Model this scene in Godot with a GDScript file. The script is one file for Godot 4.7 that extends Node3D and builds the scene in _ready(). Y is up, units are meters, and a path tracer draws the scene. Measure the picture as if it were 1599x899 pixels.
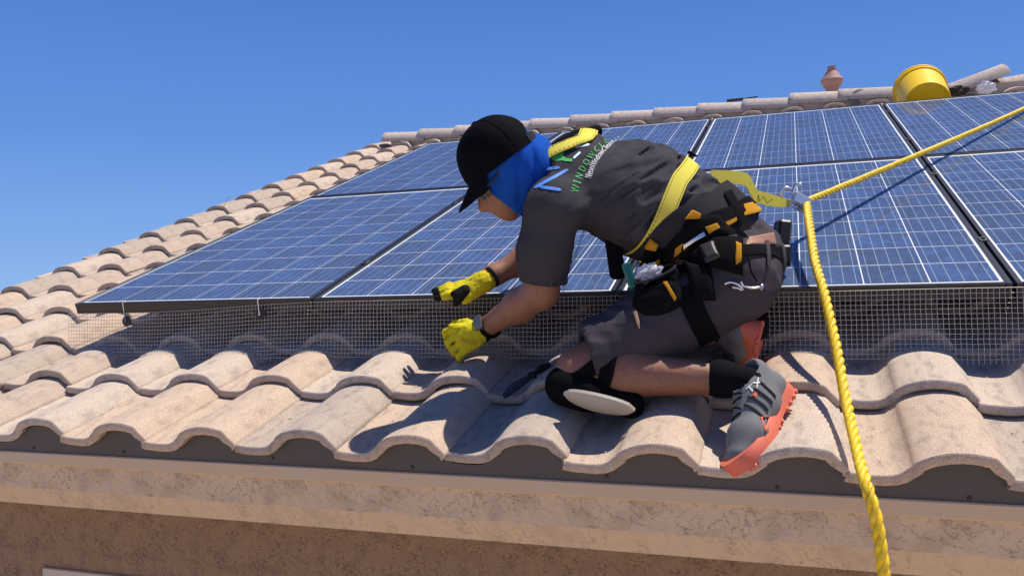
extends Node3D

# ---------------------------------------------------------------- frame of the roof
# u runs along the eave, v up the slope, w out of the roof; u = v = w = 0 is the lower left
# corner of the lower left solar panel (top of its frame).
const SLOPE := 0.32175
const PW := 0.992
const PH := 1.65
const GX := 0.0085
const GY := 0.0155
const TP := 0.29639      # tile pitch along the eave
const TE := 0.31614      # exposure of a tile course
const TU0 := 0.41432     # a tile crest
const TV0 := -0.62019    # front edge of the eave course
const TW := -0.130       # crest of the front edges
const RIDGE_V := 4.60
var RB: Basis
var M := {}
var used := {}

func at(u: float, v: float, w: float) -> Vector3:
	var c := cos(SLOPE)
	var s := sin(SLOPE)
	return Vector3(u, v * s + w * c, -v * c + w * s)

func _ready() -> void:
	RB = Basis(Vector3(1, 0, 0), Vector3(0, cos(SLOPE), sin(SLOPE)), Vector3(0, -sin(SLOPE), cos(SLOPE)))
	# ------------------------------------------------------------ camera, sky, sun
	var cam := Camera3D.new()
	cam.name = "camera"
	cam.fov = 38.17
	cam.near = 0.05
	cam.far = 6000.0
	var b := Basis(Vector3(0.94550722, -0.02764705, -0.32442525), Vector3(0.02330565, 0.99957937, -0.01726055), Vector3(0.32476599, 0.00875903, 0.94575384))
	cam.transform = Transform3D(b, Vector3(2.48898, 0.04012, 2.34212))
	add_child(cam)
	cam.make_current()
	# clear desert sky: pale at the horizon, deep blue overhead
	var img := Image.create(16, 512, false, Image.FORMAT_RGBF)
	var stops := [[-90.0, Color(0.19, 0.16, 0.13)], [-1.0, Color(0.30, 0.30, 0.30)], [0.0, Color(0.190, 0.325, 0.560)], [4.0, Color(0.138, 0.265, 0.540)], [10.0, Color(0.086, 0.196, 0.485)], [20.0, Color(0.050, 0.135, 0.405)], [45.0, Color(0.030, 0.078, 0.245)], [90.0, Color(0.022, 0.055, 0.175)]]
	for y in 512:
		var el := 90.0 - 180.0 * (y + 0.5) / 512.0
		var c: Color = stops[0][1]
		for i in stops.size() - 1:
			if el >= stops[i][0] and el <= stops[i + 1][0]:
				c = stops[i][1].lerp(stops[i + 1][1], (el - stops[i][0]) / (stops[i + 1][0] - stops[i][0]))
		for x in 16: img.set_pixel(x, y, c)
	var sm := PanoramaSkyMaterial.new()
	sm.panorama = ImageTexture.create_from_image(img)
	var sky := Sky.new()
	sky.sky_material = sm
	var env := Environment.new()
	env.background_mode = Environment.BG_SKY
	env.sky = sky
	env.tonemap_mode = Environment.TONE_MAPPER_LINEAR
	env.tonemap_exposure = 1.52
	env.sdfgi_enabled = true
	env.ssao_enabled = true
	env.ssil_enabled = true
	var we := WorldEnvironment.new()
	we.name = "environment"
	we.environment = env
	add_child(we)
	var sun := DirectionalLight3D.new()
	sun.name = "sun"
	sun.light_energy = 1.35
	sun.light_color = Color(1.0, 0.955, 0.89)
	sun.light_angular_distance = 0.5
	sun.shadow_enabled = true
	add_child(sun)
	sun.look_at_from_position(Vector3(0.310, 0.928, -0.206) * 20.0, Vector3.ZERO, Vector3.UP)
	materials()
	build_setting()
	build_house()
	build_panels()
	build_guard()
	build_ridge_things()
	build_rope()
	build_person()
	build_small_things()

# ---------------------------------------------------------------- helpers
func numbered(called: String) -> String:
	if not used.has(called):
		used[called] = 0
		return called
	used[called] += 1
	return "%s_%03d" % [called, used[called]]

func thing(called: String, label: String, category: String, xf: Transform3D, group := "") -> Node3D:
	var o := Node3D.new()
	o.name = numbered(called)
	add_child(o)
	o.transform = xf
	tag(o, label, category, group)
	return o

func tag(o: Node, label: String, category: String, group := "") -> void:
	o.set_meta("label", label)
	o.set_meta("category", category)
	if group != "":
		o.set_meta("group", group)

func part(called: String, mesh: Mesh, mat: Material, parent: Node, xf := Transform3D.IDENTITY) -> MeshInstance3D:
	var o := MeshInstance3D.new()
	o.name = called
	o.mesh = mesh
	if mat:
		o.material_override = mat
	o.transform = xf
	parent.add_child(o, true)
	return o

func stool() -> SurfaceTool:
	var st := SurfaceTool.new()
	st.begin(Mesh.PRIMITIVE_TRIANGLES)
	return st

func done(st: SurfaceTool) -> ArrayMesh:
	st.generate_normals()
	return st.commit()

func tri(st: SurfaceTool, a: Vector3, b: Vector3, c: Vector3) -> void:
	st.add_vertex(a)
	st.add_vertex(b)
	st.add_vertex(c)

# corners seen from outside, counter-clockwise
func quad(st: SurfaceTool, a: Vector3, b: Vector3, c: Vector3, d: Vector3) -> void:
	tri(st, a, c, b)
	tri(st, a, d, c)

# a grid of points, rows of equal length; outside on the side from which rows run up and columns run right
func sheet(st: SurfaceTool, rows: Array, closed := false) -> void:
	for j in rows.size() - 1:
		var r0: PackedVector3Array = rows[j]
		var r1: PackedVector3Array = rows[j + 1]
		var n := r0.size()
		for i in (n if closed else n - 1):
			var k := (i + 1) % n
			quad(st, r0[i], r0[k], r1[k], r1[i])

# box with chamfered edges
func cbox(st: SurfaceTool, lo: Vector3, hi: Vector3, ch := 0.0, xf := Transform3D.IDENTITY) -> void:
	st.set_smooth_group(-1)
	if ch <= 0.0:
		var p := []
		for i in 8:
			p.append(xf * Vector3(hi.x if i & 1 else lo.x, hi.y if i & 2 else lo.y, hi.z if i & 4 else lo.z))
		quad(st, p[4], p[5], p[7], p[6])
		quad(st, p[1], p[0], p[2], p[3])
		quad(st, p[5], p[1], p[3], p[7])
		quad(st, p[0], p[4], p[6], p[2])
		quad(st, p[6], p[7], p[3], p[2])
		quad(st, p[0], p[1], p[5], p[4])
		return
	var c := (lo + hi) * 0.5
	var h := (hi - lo) * 0.5
	var f := func(x: float, y: float, z: float, k: int) -> Vector3:
		var q := Vector3(x * h.x, y * h.y, z * h.z)
		if k != 0: q.x -= x * ch
		if k != 1: q.y -= y * ch
		if k != 2: q.z -= z * ch
		return xf * (c + q)
	for s in [-1.0, 1.0]:
		var fx := [f.call(s, -1, -1, 0), f.call(s, 1, -1, 0), f.call(s, 1, 1, 0), f.call(s, -1, 1, 0)]
		var fy := [f.call(-1, s, -1, 1), f.call(-1, s, 1, 1), f.call(1, s, 1, 1), f.call(1, s, -1, 1)]
		var fz := [f.call(-1, -1, s, 2), f.call(1, -1, s, 2), f.call(1, 1, s, 2), f.call(-1, 1, s, 2)]
		for q in [fx, fy, fz]:
			if s > 0: quad(st, q[0], q[1], q[2], q[3])
			else: quad(st, q[3], q[2], q[1], q[0])
		for t in [-1.0, 1.0]:
			var e := [f.call(s, t, -1, 0), f.call(s, t, 1, 0), f.call(s, t, 1, 1), f.call(s, t, -1, 1)]
			flipquad(st, e, s * t < 0)
			e = [f.call(-1, s, t, 1), f.call(1, s, t, 1), f.call(1, s, t, 2), f.call(-1, s, t, 2)]
			flipquad(st, e, s * t < 0)
			e = [f.call(s, -1, t, 2), f.call(s, 1, t, 2), f.call(s, 1, t, 0), f.call(s, -1, t, 0)]
			flipquad(st, e, s * t < 0)
			for r in [-1.0, 1.0]:
				var a: Vector3 = f.call(s, t, r, 0)
				var b2: Vector3 = f.call(s, t, r, 1)
				var c2: Vector3 = f.call(s, t, r, 2)
				if s * t * r > 0: tri(st, a, c2, b2)
				else: tri(st, a, b2, c2)

func flipquad(st: SurfaceTool, e: Array, flip: bool) -> void:
	if flip: quad(st, e[0], e[1], e[2], e[3])
	else: quad(st, e[3], e[2], e[1], e[0])

func box_mesh(lo: Vector3, hi: Vector3, ch := 0.0) -> ArrayMesh:
	var st := stool()
	cbox(st, lo, hi, ch)
	return done(st)

# tube along points, with a radius for each (or one)
func tube(st: SurfaceTool, pts: PackedVector3Array, rad, sides := 8, caps := true, smooth := 1) -> void:
	st.set_smooth_group(smooth)
	var rows := []
	var up := Vector3(0.13, 1, 0.07).normalized()
	var t0 := (pts[1] - pts[0]).normalized()
	var x := up.cross(t0)
	if x.length() < 0.2: x = Vector3(1, 0.1, 0).cross(t0)
	x = x.normalized()
	for i in pts.size():
		var t := (pts[mini(i + 1, pts.size() - 1)] - pts[maxi(i - 1, 0)]).normalized()
		x = (x - t * x.dot(t)).normalized()
		var y := t.cross(x)
		var r: float = rad if rad is float else rad[i]
		var row := PackedVector3Array()
		for k in sides:
			var a := TAU * k / sides
			row.append(pts[i] + (x * cos(a) + y * sin(a)) * r)
		rows.append(row)
	sheet(st, rows, true)
	if caps:
		st.set_smooth_group(-1)
		for e in [0, rows.size() - 1]:
			var row: PackedVector3Array = rows[e]
			for k in sides - 2:
				if e == 0: tri(st, row[0], row[k + 1], row[k + 2])
				else: tri(st, row[0], row[k + 2], row[k + 1])

# a surface of revolution round the y axis; profile of (radius, height), outside on the right going up
func lathe(st: SurfaceTool, prof: Array, sides := 32, xf := Transform3D.IDENTITY) -> void:
	for j in prof.size() - 1:
		st.set_smooth_group(-1 if prof[j].size() > 2 else 1 + j)
		var rows := []
		for q in [prof[j], prof[j + 1]]:
			var row := PackedVector3Array()
			for k in sides:
				var a := TAU * k / sides
				row.append(xf * Vector3(q[0] * cos(a), q[1], -q[0] * sin(a)))
			rows.append(row)
		sheet(st, rows, true)

func smat(col: Color, rough := 0.8, metal := 0.0) -> StandardMaterial3D:
	var m := StandardMaterial3D.new()
	m.albedo_color = col
	m.roughness = rough
	m.metallic = metal
	return m

func lin(r: float, g: float, b: float) -> Color:
	return Color(r, g, b).linear_to_srgb()

func noise_tex(freq: float, stops: Array, size := 512, seed_ := 1, octaves := 4, kind := FastNoiseLite.TYPE_SIMPLEX_SMOOTH, normal := 0.0) -> NoiseTexture2D:
	var n := FastNoiseLite.new()
	n.noise_type = kind
	n.frequency = freq
	n.seed = seed_
	n.fractal_octaves = octaves
	var t := NoiseTexture2D.new()
	t.width = size
	t.height = size
	t.seamless = true
	t.noise = n
	if normal > 0.0:
		t.as_normal_map = true
		t.bump_strength = normal
	elif stops.size() > 0:
		var g := Gradient.new()
		var off := PackedFloat32Array()
		var cols := PackedColorArray()
		for s in stops:
			off.append(s[0])
			cols.append(s[1])
		g.offsets = off
		g.colors = cols
		t.color_ramp = g
	return t

# ---------------------------------------------------------------- materials
func materials() -> void:
	# concrete roof tiles: sandy speckle, three batches of slightly different tone
	var spk: NoiseTexture2D = noise_tex(0.085, [[0.0, lin(0.19, 0.15, 0.125)], [0.3, lin(0.40, 0.33, 0.278)], [0.5, lin(0.51, 0.43, 0.362)], [0.68, lin(0.58, 0.495, 0.42)], [1.0, lin(0.72, 0.635, 0.56)]], 1024, 3, 6)
	var stain: NoiseTexture2D = noise_tex(0.03, [[0.0, Color(0.80, 0.805, 0.82)], [0.35, Color(0.945, 0.945, 0.95)], [0.5, Color(1, 1, 1)], [1.0, Color(1, 0.99, 0.97)]], 512, 11, 7)
	var bump: NoiseTexture2D = noise_tex(0.2, [], 1024, 5, 4, FastNoiseLite.TYPE_SIMPLEX_SMOOTH, 6.0)
	M.tile = []
	for c in [Color(1, 1, 1), Color(0.96, 0.94, 0.93), Color(1.0, 0.97, 0.94), Color(0.92, 0.92, 0.92)]:
		var m := smat(c, 0.95)
		m.albedo_texture = spk
		m.uv1_triplanar = true
		m.uv1_scale = Vector3(2.3, 2.3, 2.3)
		m.uv1_offset = Vector3(0.37, 0.11, 0.73) * M.tile.size()
		m.normal_enabled = true
		m.normal_texture = bump
		m.normal_scale = 0.7
		m.detail_enabled = true
		m.detail_blend_mode = BaseMaterial3D.BLEND_MODE_MUL
		m.detail_albedo = stain
		m.detail_uv_layer = BaseMaterial3D.DETAIL_UV_2
		m.uv2_triplanar = true
		m.uv2_scale = Vector3(1.7, 1.4, 0.85)
		m.uv2_offset = Vector3(0.21, 0.43, 0.17) * M.tile.size()
		M.tile.append(m)
	M.ridge = []
	for c in [Color(1.0, 0.99, 0.985), Color(0.93, 0.93, 0.94)]:
		var mr: StandardMaterial3D = M.tile[0].duplicate()
		mr.albedo_color = c
		mr.albedo_texture = noise_tex(0.09, [[0.0, lin(0.25, 0.21, 0.19)], [0.25, lin(0.46, 0.40, 0.36)], [0.6, lin(0.58, 0.51, 0.46)], [1.0, lin(0.70, 0.64, 0.59)]], 512, 15, 5)
		M.ridge.append(mr)
	M.underlay = smat(lin(0.46, 0.39, 0.33), 0.95)
	M.closure = smat(lin(0.075, 0.064, 0.058), 0.6)
	M.fascia = smat(lin(0.56, 0.42, 0.275), 0.6)
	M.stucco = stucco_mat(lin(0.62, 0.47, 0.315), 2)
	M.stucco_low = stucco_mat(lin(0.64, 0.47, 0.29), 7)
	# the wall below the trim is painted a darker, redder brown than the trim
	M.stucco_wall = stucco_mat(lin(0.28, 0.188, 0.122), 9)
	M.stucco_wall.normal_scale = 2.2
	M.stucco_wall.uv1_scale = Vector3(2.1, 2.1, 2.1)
	M.white_vinyl = smat(lin(0.50, 0.44, 0.38), 0.5)
	M.dark_glass = smat(lin(0.02, 0.022, 0.026), 0.05)
	M.gravel = smat(Color(1, 1, 1), 0.95)
	M.gravel.albedo_texture = noise_tex(0.05, [[0.0, lin(0.34, 0.26, 0.19)], [0.5, lin(0.50, 0.40, 0.30)], [1.0, lin(0.62, 0.52, 0.42)]], 512, 21, 5)
	M.gravel.uv1_triplanar = true
	M.gravel.uv1_scale = Vector3(0.5, 0.5, 0.5)
	# solar panels
	M.frame = smat(lin(0.016, 0.016, 0.02), 0.36)
	M.frame.metallic_specular = 0.5
	M.backsheet = smat(lin(0.74, 0.77, 0.80), 0.5)
	M.busbar = smat(lin(0.30, 0.36, 0.46), 0.45, 0.2)
	M.cell = []
	for i in 4:
		var m := smat(Color(1, 1, 1), 0.6)
		m.metallic_specular = 0.1
		var k := 0.82 + 0.09 * (i - 1.5)
		m.albedo_texture = noise_tex(0.02, [[0.0, lin(0.004 * k, 0.024 * k, 0.105 * k)], [0.35, lin(0.006 * k, 0.034 * k, 0.150 * k)], [0.65, lin(0.008 * k, 0.048 * k, 0.190 * k)], [1.0, lin(0.022 * k, 0.072 * k, 0.24 * k)]], 256, 31 + i, 2, FastNoiseLite.TYPE_CELLULAR)
		var nz: FastNoiseLite = m.albedo_texture.noise
		nz.cellular_return_type = FastNoiseLite.RETURN_CELL_VALUE
		m.uv1_triplanar = true
		m.uv1_scale = Vector3(6, 6, 6)
		M.cell.append(m)
	var gl := smat(Color(0.85, 0.92, 1.0, 0.04), 0.04)
	gl.transparency = BaseMaterial3D.TRANSPARENCY_ALPHA
	gl.metallic_specular = 0.22
	M.glass = gl
	M.clamp = smat(lin(0.10, 0.10, 0.11), 0.4, 0.6)
	M.wire = smat(lin(0.66, 0.63, 0.58), 0.5, 0.25)
	M.black_plastic = smat(lin(0.012, 0.012, 0.013), 0.5)
	M.rail = smat(lin(0.08, 0.08, 0.085), 0.5, 0.5)

var knock_tex: ImageTexture

# trowelled stucco: flattened plates with ragged pits between them
func knockdown() -> ImageTexture:
	if knock_tex: return knock_tex
	var n := FastNoiseLite.new()
	n.seed = 44
	n.frequency = 0.017
	n.noise_type = FastNoiseLite.TYPE_SIMPLEX
	n.fractal_octaves = 5
	n.fractal_gain = 0.62
	var a := n.get_seamless_image(768, 768)
	n.seed = 91
	n.frequency = 0.007
	n.fractal_octaves = 3
	var c := n.get_seamless_image(768, 768)
	var h := Image.create(768, 768, false, Image.FORMAT_RGB8)
	for y in 768:
		for x in 768:
			var f := a.get_pixel(x, y).r
			var g := c.get_pixel(x, y).r
			# thin ragged cracks along the level lines of the noise, thicker in some patches
			var m := smoothstep(0.30, 0.62, g)
			var v := 0.75 - 0.62 * m * (1.0 - smoothstep(0.0, 0.05, absf(f - 0.5))) * (0.35 + 0.65 * smoothstep(0.4, 0.6, a.get_pixel((x * 2 + 211) % 768, (y * 2 + 97) % 768).r)) + 0.18 * smoothstep(0.42, 0.6, f) + 0.12 * f
			h.set_pixel(x, y, Color(v, v, v))
	h.bump_map_to_normal_map(5.0)
	knock_tex = ImageTexture.create_from_image(h)
	return knock_tex

func stucco_mat(col: Color, seed_: int) -> StandardMaterial3D:
	var m := smat(col, 0.92)
	var c := Color(1, 1, 1)
	m.albedo_texture = noise_tex(0.01, [[0.0, Color(0.88, 0.87, 0.86)], [0.5, c], [1.0, Color(1, 0.99, 0.97)]], 512, seed_, 5)
	m.uv1_triplanar = true
	m.uv1_scale = Vector3(1.6, 1.6, 1.6)
	m.normal_enabled = true
	m.normal_texture = knockdown()
	m.normal_scale = 1.25
	return m

# ---------------------------------------------------------------- setting
func build_setting() -> void:
	var g := part("ground", box_mesh(Vector3(-3000, -3.35, -3000), Vector3(3000, -3.15, 3000)), M.gravel, self)
	g.set_meta("kind", "structure")
	# a neighbouring house, its roof just over the edge of this one
	var n := thing("neighbour_house", "distant tan house with a pale tiled hip roof beyond the roof edge", "house", Transform3D(Basis(), Vector3(-30.0, -3.15, -8.0)))
	part("wall", box_mesh(Vector3(-6, 0, -5), Vector3(6, 2.8, 5), 0.02), M.stucco, n)
	var st := stool()
	st.set_smooth_group(-1)
	var e := [Vector3(-6.5, 2.65, 5.5), Vector3(6.5, 2.65, 5.5), Vector3(6.5, 2.65, -5.5), Vector3(-6.5, 2.65, -5.5)]
	var r := [Vector3(-2, 3.95, 0), Vector3(2, 3.95, 0)]
	quad(st, e[0], e[1], r[1], r[0])
	quad(st, e[2], e[3], r[0], r[1])
	tri(st, e[1], r[1], e[2])
	tri(st, e[3], r[0], e[0])
	quad(st, e[3], e[2], e[1], e[0])
	part("roof", done(st), M.tile[1], n)

# height of the tiles over their pans, s from the crest of a tile
func prof(s: float) -> float:
	if s > 0.086:
		# next tile's pan, left of its arch
		s -= TP
	return prof_raw(s)

func tile_w(u: float, v: float) -> float:
	var s := fposmod(u - TU0 + TP * 0.5, TP) - TP * 0.5
	var f := fposmod(v - TV0, TE)
	return TW - 0.057 + prof(s) - 0.027 * f / TE

func make_tile(seed_: int) -> ArrayMesh:
	var rng := RandomNumberGenerator.new()
	rng.seed = seed_
	var nz := FastNoiseLite.new()
	nz.seed = seed_
	nz.frequency = 9.0
	var st := stool()
	var S := []      # samples across
	for i in 12: S.append(-0.212 + 0.124 * i / 11.0)
	for i in 15: S.append(-0.0865 + 0.1445 * i / 14.0)
	S.append(0.072)
	var L := TE + 0.07
	var t := 0.023
	var top := []
	var V := [0.0, 0.004, 0.03, 0.12, 0.22, L]
	var prof_pts := []
	for s in S:
		# the arch ends on the right in a short steep lip
		prof_pts.append(Vector2(s, prof_raw(s)))
	prof_pts.append(Vector2(0.0855, 0.0140))
	prof_pts.append(Vector2(0.0885, 0.0105))
	prof_pts.append(Vector2(0.0892, 0.0035))
	for j in V.size():
		var row := PackedVector3Array()
		for p in prof_pts:
			var x: float = p.x
			var chip := 0.0
			var y: float = p.y - 0.027 * V[j] / TE
			var z: float = -V[j]
			if j == 0:
				y -= 0.004 + 0.0015 * nz.get_noise_2d(x * 7.0, 3.0)
				z -= 0.0012 * nz.get_noise_2d(x * 9.0, 9.0)
			if j == 1:
				z -= 0.003 * maxf(0.0, nz.get_noise_2d(x * 5.0, 31.0) - 0.1)
			y += 0.0012 * nz.get_noise_2d(x * 1.2, V[j] * 1.2)
			row.append(Vector3(x, y, z - chip))
		top.append(row)
	var bot := []
	for j in [0, 2, 5]:
		var row := PackedVector3Array()
		for i in prof_pts.size():
			var a: Vector2 = prof_pts[maxi(i - 1, 0)]
			var b: Vector2 = prof_pts[mini(i + 1, prof_pts.size() - 1)]
			var d := (b - a).normalized()
			var n := Vector2(d.y, -d.x)
			var q: Vector2 = prof_pts[i] + n * t
			if i >= prof_pts.size() - 3: q = prof_pts[i] + Vector2(-0.012, -0.012)
			var dz := 0.0
			if j == 0: dz = 0.002 + 0.002 * nz.get_noise_2d(q.x * 8.0, 77.0)
			row.append(Vector3(q.x, q.y - 0.027 * V[j] / TE, -V[j] - dz))
		bot.append(row)
	st.set_smooth_group(1)
	sheet(st, top.slice(1))
	st.set_smooth_group(2)
	var rb := bot.duplicate()
	rb.reverse()
	sheet(st, rb)
	var am := ArrayMesh.new()
	st.generate_normals()
	st.commit(am)
	# front edge, rough
	st = stool()
	st.set_smooth_group(3)
	var midr := PackedVector3Array()
	for i in prof_pts.size():
		midr.append(bot[0][i].lerp(top[0][i], 0.5) + Vector3(0, 0, 0.0035 + 0.002 * nz.get_noise_2d(i * 0.7, 55.0)))
	sheet(st, [bot[0], midr, top[0], top[1]])
	st.set_smooth_group(-1)
	var n1 := prof_pts.size() - 1
	quad(st, bot[0][n1], bot[2][n1], top[5][n1], top[0][n1])
	quad(st, bot[2][0], bot[0][0], top[0][0], top[5][0])
	st.generate_normals()
	st.commit(am)
	return am

func prof_raw(s: float) -> float:
	if s >= 0.058: return lerpf(0.0468, 0.0135, (s - 0.058) / 0.028)
	if s >= -0.088:
		var q := absf(s) / 0.098
		return 0.057 * sqrt(maxf(0.0, 1.0 - q * q * 0.93))
	var x := (s + 0.149) / 0.061
	return (0.0125 if x > 0.0 else 0.0055) * x * x + (0.012 * smoothstep(0.5, 1.0, x))

# ---------------------------------------------------------------- house
func build_house() -> void:
	var house := thing("house", "tan stucco house with a pale concrete tile roof under the solar panels", "house", Transform3D.IDENTITY)
	# roof deck with felt, tiles on it
	var st := stool()
	st.set_smooth_group(-1)
	var u0 := -1.17
	var u1 := 5.0
	var wd := TW - 0.115
	var a := [at(u0, TV0 + 0.03, wd), at(u1, TV0 + 0.03, wd), at(u1, RIDGE_V, wd), at(u0, RIDGE_V, wd)]
	var apex: Vector3 = a[2]
	var back0 := Vector3(u0, a[0].y, 2.0 * apex.z - a[0].z)
	var back1 := Vector3(u1, a[0].y, 2.0 * apex.z - a[0].z)
	quad(st, a[0], a[1], a[2], a[3])
	quad(st, a[3], a[2], back1, back0)
	var dn := Vector3(0, -0.12, 0)
	quad(st, a[1] + dn, a[0] + dn, a[3] + dn, a[2] + dn)
	quad(st, a[2] + dn, a[3] + dn, back0 + dn, back1 + dn)
	quad(st, a[0] + dn, a[1] + dn, a[1], a[0])
	quad(st, a[3] + dn, a[0] + dn, a[0], a[3])
	quad(st, back0 + dn, a[3] + dn, a[3], back0)
	quad(st, a[1] + dn, a[2] + dn, a[2], a[1])
	quad(st, a[2] + dn, back1 + dn, back1, a[2])
	var roof := part("roof", done(st), M.underlay, house)
	var variants := []
	for i in 6: variants.append(make_tile(100 + i * 7))
	var rng := RandomNumberGenerator.new()
	rng.seed = 4
	var courses := int((RIDGE_V - 0.06 - TV0) / TE) + 1
	for c in courses:
		for k in range(-5, 16):
			var u := TU0 + k * TP
			var v := TV0 + c * TE
			# nothing of the tiles far under the panels can be seen
			if v > 0.75 and v < 2.95 and u > 0.35 and u < 3.7: continue
			var xf := Transform3D(RB, at(u, v, TW - 0.057))
			xf = xf.translated_local(Vector3(rng.randfn(0, 0.0014), rng.randf_range(-0.001, 0.002), rng.randfn(0, 0.0045)))
			xf.basis = xf.basis * Basis(Vector3.UP, rng.randfn(0, 0.006)) * Basis(Vector3(0, 0, 1), rng.randfn(0, 0.006))
			var vi := rng.randi() % 6
			var mi := rng.randi() % 4
			var ti := part("roof_tile", variants[vi], null, roof, xf)
			ti.set_surface_override_material(0, M.tile[mi])
			ti.set_surface_override_material(1, M.tile[mi])
	# ridge tiles
	var rm := [ridge_mesh(1), ridge_mesh(2), ridge_mesh(3)]
	var rp := at(0, RIDGE_V, TW)
	var i := 0
	var x := -0.985
	while x < 3.1:
		var xf := Transform3D(Basis(Vector3(0, 0, 1), -0.050 + rng.randfn(0, 0.008)) , Vector3(x, rp.y + 0.004 + rng.randfn(0, 0.003), rp.z))
		part("ridge_tile", rm[i % 3], M.ridge[i % 2], roof, xf)
		x += 0.345
		i += 1
	# dark closure strip under the eave tiles, metal fascia, stucco bands, wall
	var ze := at(0, TV0, TW).z - 0.036
	st = stool()
	st.set_smooth_group(-1)
	var c0 := PackedVector3Array()
	var c1 := PackedVector3Array()
	var c2 := PackedVector3Array()
	var un := u0
	while un < u1:
		var sl := fposmod(un - TU0 + TP * 0.5, TP) - TP * 0.5
		var yt: float = at(un, TV0 + 0.036, TW - 0.057 + prof(sl) - 0.034).y
		c0.append(Vector3(un, -0.435, ze))
		c1.append(Vector3(un, yt, ze))
		c2.append(Vector3(un, yt, ze - 0.02))
		un += TP / 24.0
	sheet(st, [c0, c1, c2])
	var clo := part("eave_closure", done(st), M.closure, house)
	clo.set_meta("label", "dark brown metal closure strip nailed under the eave tiles")
	# nail heads along the strip
	st = stool()
	lathe(st, [[0.0045, 0.0], [0.004, 0.0022], [0.0, 0.003]], 8, Transform3D(Basis(Vector3(1, 0, 0), PI * 0.5), Vector3.ZERO))
	var nail := done(st)
	for nn in 16: part("nail", nail, M.black_plastic, clo, Transform3D(Basis(), Vector3(-0.9 + nn * 0.415 + rng.randfn(0, 0.03), -0.408 + rng.randfn(0, 0.003), ze)))
	# mortar bed under the ridge tiles
	part("ridge_bed", box_mesh(Vector3(-0.90, rp.y - 0.16, rp.z - 0.075), Vector3(4.6, rp.y + 0.005, rp.z + 0.075)), M.underlay, roof)
	part("fascia", box_mesh(Vector3(u0, -0.4545, ze - 0.03), Vector3(u1, -0.4195, ze + 0.006), 0.003), M.fascia, house)
	st = stool()
	st.set_smooth_group(-1)
	# stucco trim: upright face, then a face leaning back towards the wall
	var zt := ze - 0.004
	var pf := [Vector2(zt, -0.4545), Vector2(zt, -0.5265), Vector2(zt - 0.012, -0.578), Vector2(zt - 0.42, -0.578)]
	part("eave_trim", strip_mesh([pf[0], pf[1]], u0, u1), M.stucco, house)
	part("eave_trim_lower", strip_mesh([pf[1], pf[2], pf[3]], u0, u1), M.stucco_low, house)
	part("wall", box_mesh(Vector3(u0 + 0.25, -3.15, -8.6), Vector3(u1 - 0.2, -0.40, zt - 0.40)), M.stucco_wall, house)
	# window head
	var zw := zt - 0.40
	var wx := -0.045
	var wy := -0.927
	var win := part("window", box_mesh(Vector3(wx, wy - 1.2, zw - 0.02), Vector3(wx + 1.5, wy - 0.03, zw + 0.006)), M.dark_glass, house)
	part("window_frame", box_mesh(Vector3(wx - 0.015, wy - 0.03, zw - 0.01), Vector3(wx + 1.5, wy, zw + 0.012), 0.003), M.white_vinyl, win)
	part("window_frame", box_mesh(Vector3(wx - 0.015, wy - 1.2, zw - 0.01), Vector3(wx + 0.02, wy - 0.0303, zw + 0.012), 0.003), M.white_vinyl, win)

func strip_mesh(pf: Array, u0: float, u1: float) -> ArrayMesh:
	var st := stool()
	st.set_smooth_group(-1)
	for i in pf.size() - 1:
		var a: Vector2 = pf[i]
		var b: Vector2 = pf[i + 1]
		quad(st, Vector3(u0, b.y, b.x), Vector3(u1, b.y, b.x), Vector3(u1, a.y, a.x), Vector3(u0, a.y, a.x))
	return done(st)

# half-round cover tile, lying along x, 0.42 long, rising from its lower end
func ridge_mesh(seed_: int) -> ArrayMesh:
	var st := stool()
	var nz := FastNoiseLite.new()
	nz.seed = seed_
	nz.frequency = 8.0
	var R := 0.108
	var t := 0.022
	var outer := []
	var inner := []
	var X := [0.0, 0.004, 0.05, 0.2, 0.4, 0.41]
	for j in X.size():
		var ro := PackedVector3Array()
		var ri := PackedVector3Array()
		for i in 15:
			var a := lerpf(-0.06, PI + 0.06, i / 14.0)
			var r: float = R * (1.0 - 0.06 * X[j] / 0.41) + 0.002 * nz.get_noise_2d(i * 0.5, X[j] * 4.0)
			var ch := 0.006 if (j == 0 or j == 5) else 0.0
			ro.append(Vector3(X[j], sin(a) * (r - ch) * 0.86 - 0.02, cos(a) * (r - ch)))
			ri.append(Vector3(X[j], sin(a) * (r - t) * 0.86 - 0.02, cos(a) * (r - t)))
		outer.append(ro)
		inner.append(ri)
	st.set_smooth_group(1)
	sheet(st, outer)
	st.set_smooth_group(2)
	var iv := inner.duplicate()
	iv.reverse()
	sheet(st, iv)
	st.set_smooth_group(3)
	sheet(st, [inner[0], outer[0]])
	sheet(st, [outer[5], inner[5]])
	return done(st)

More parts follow.
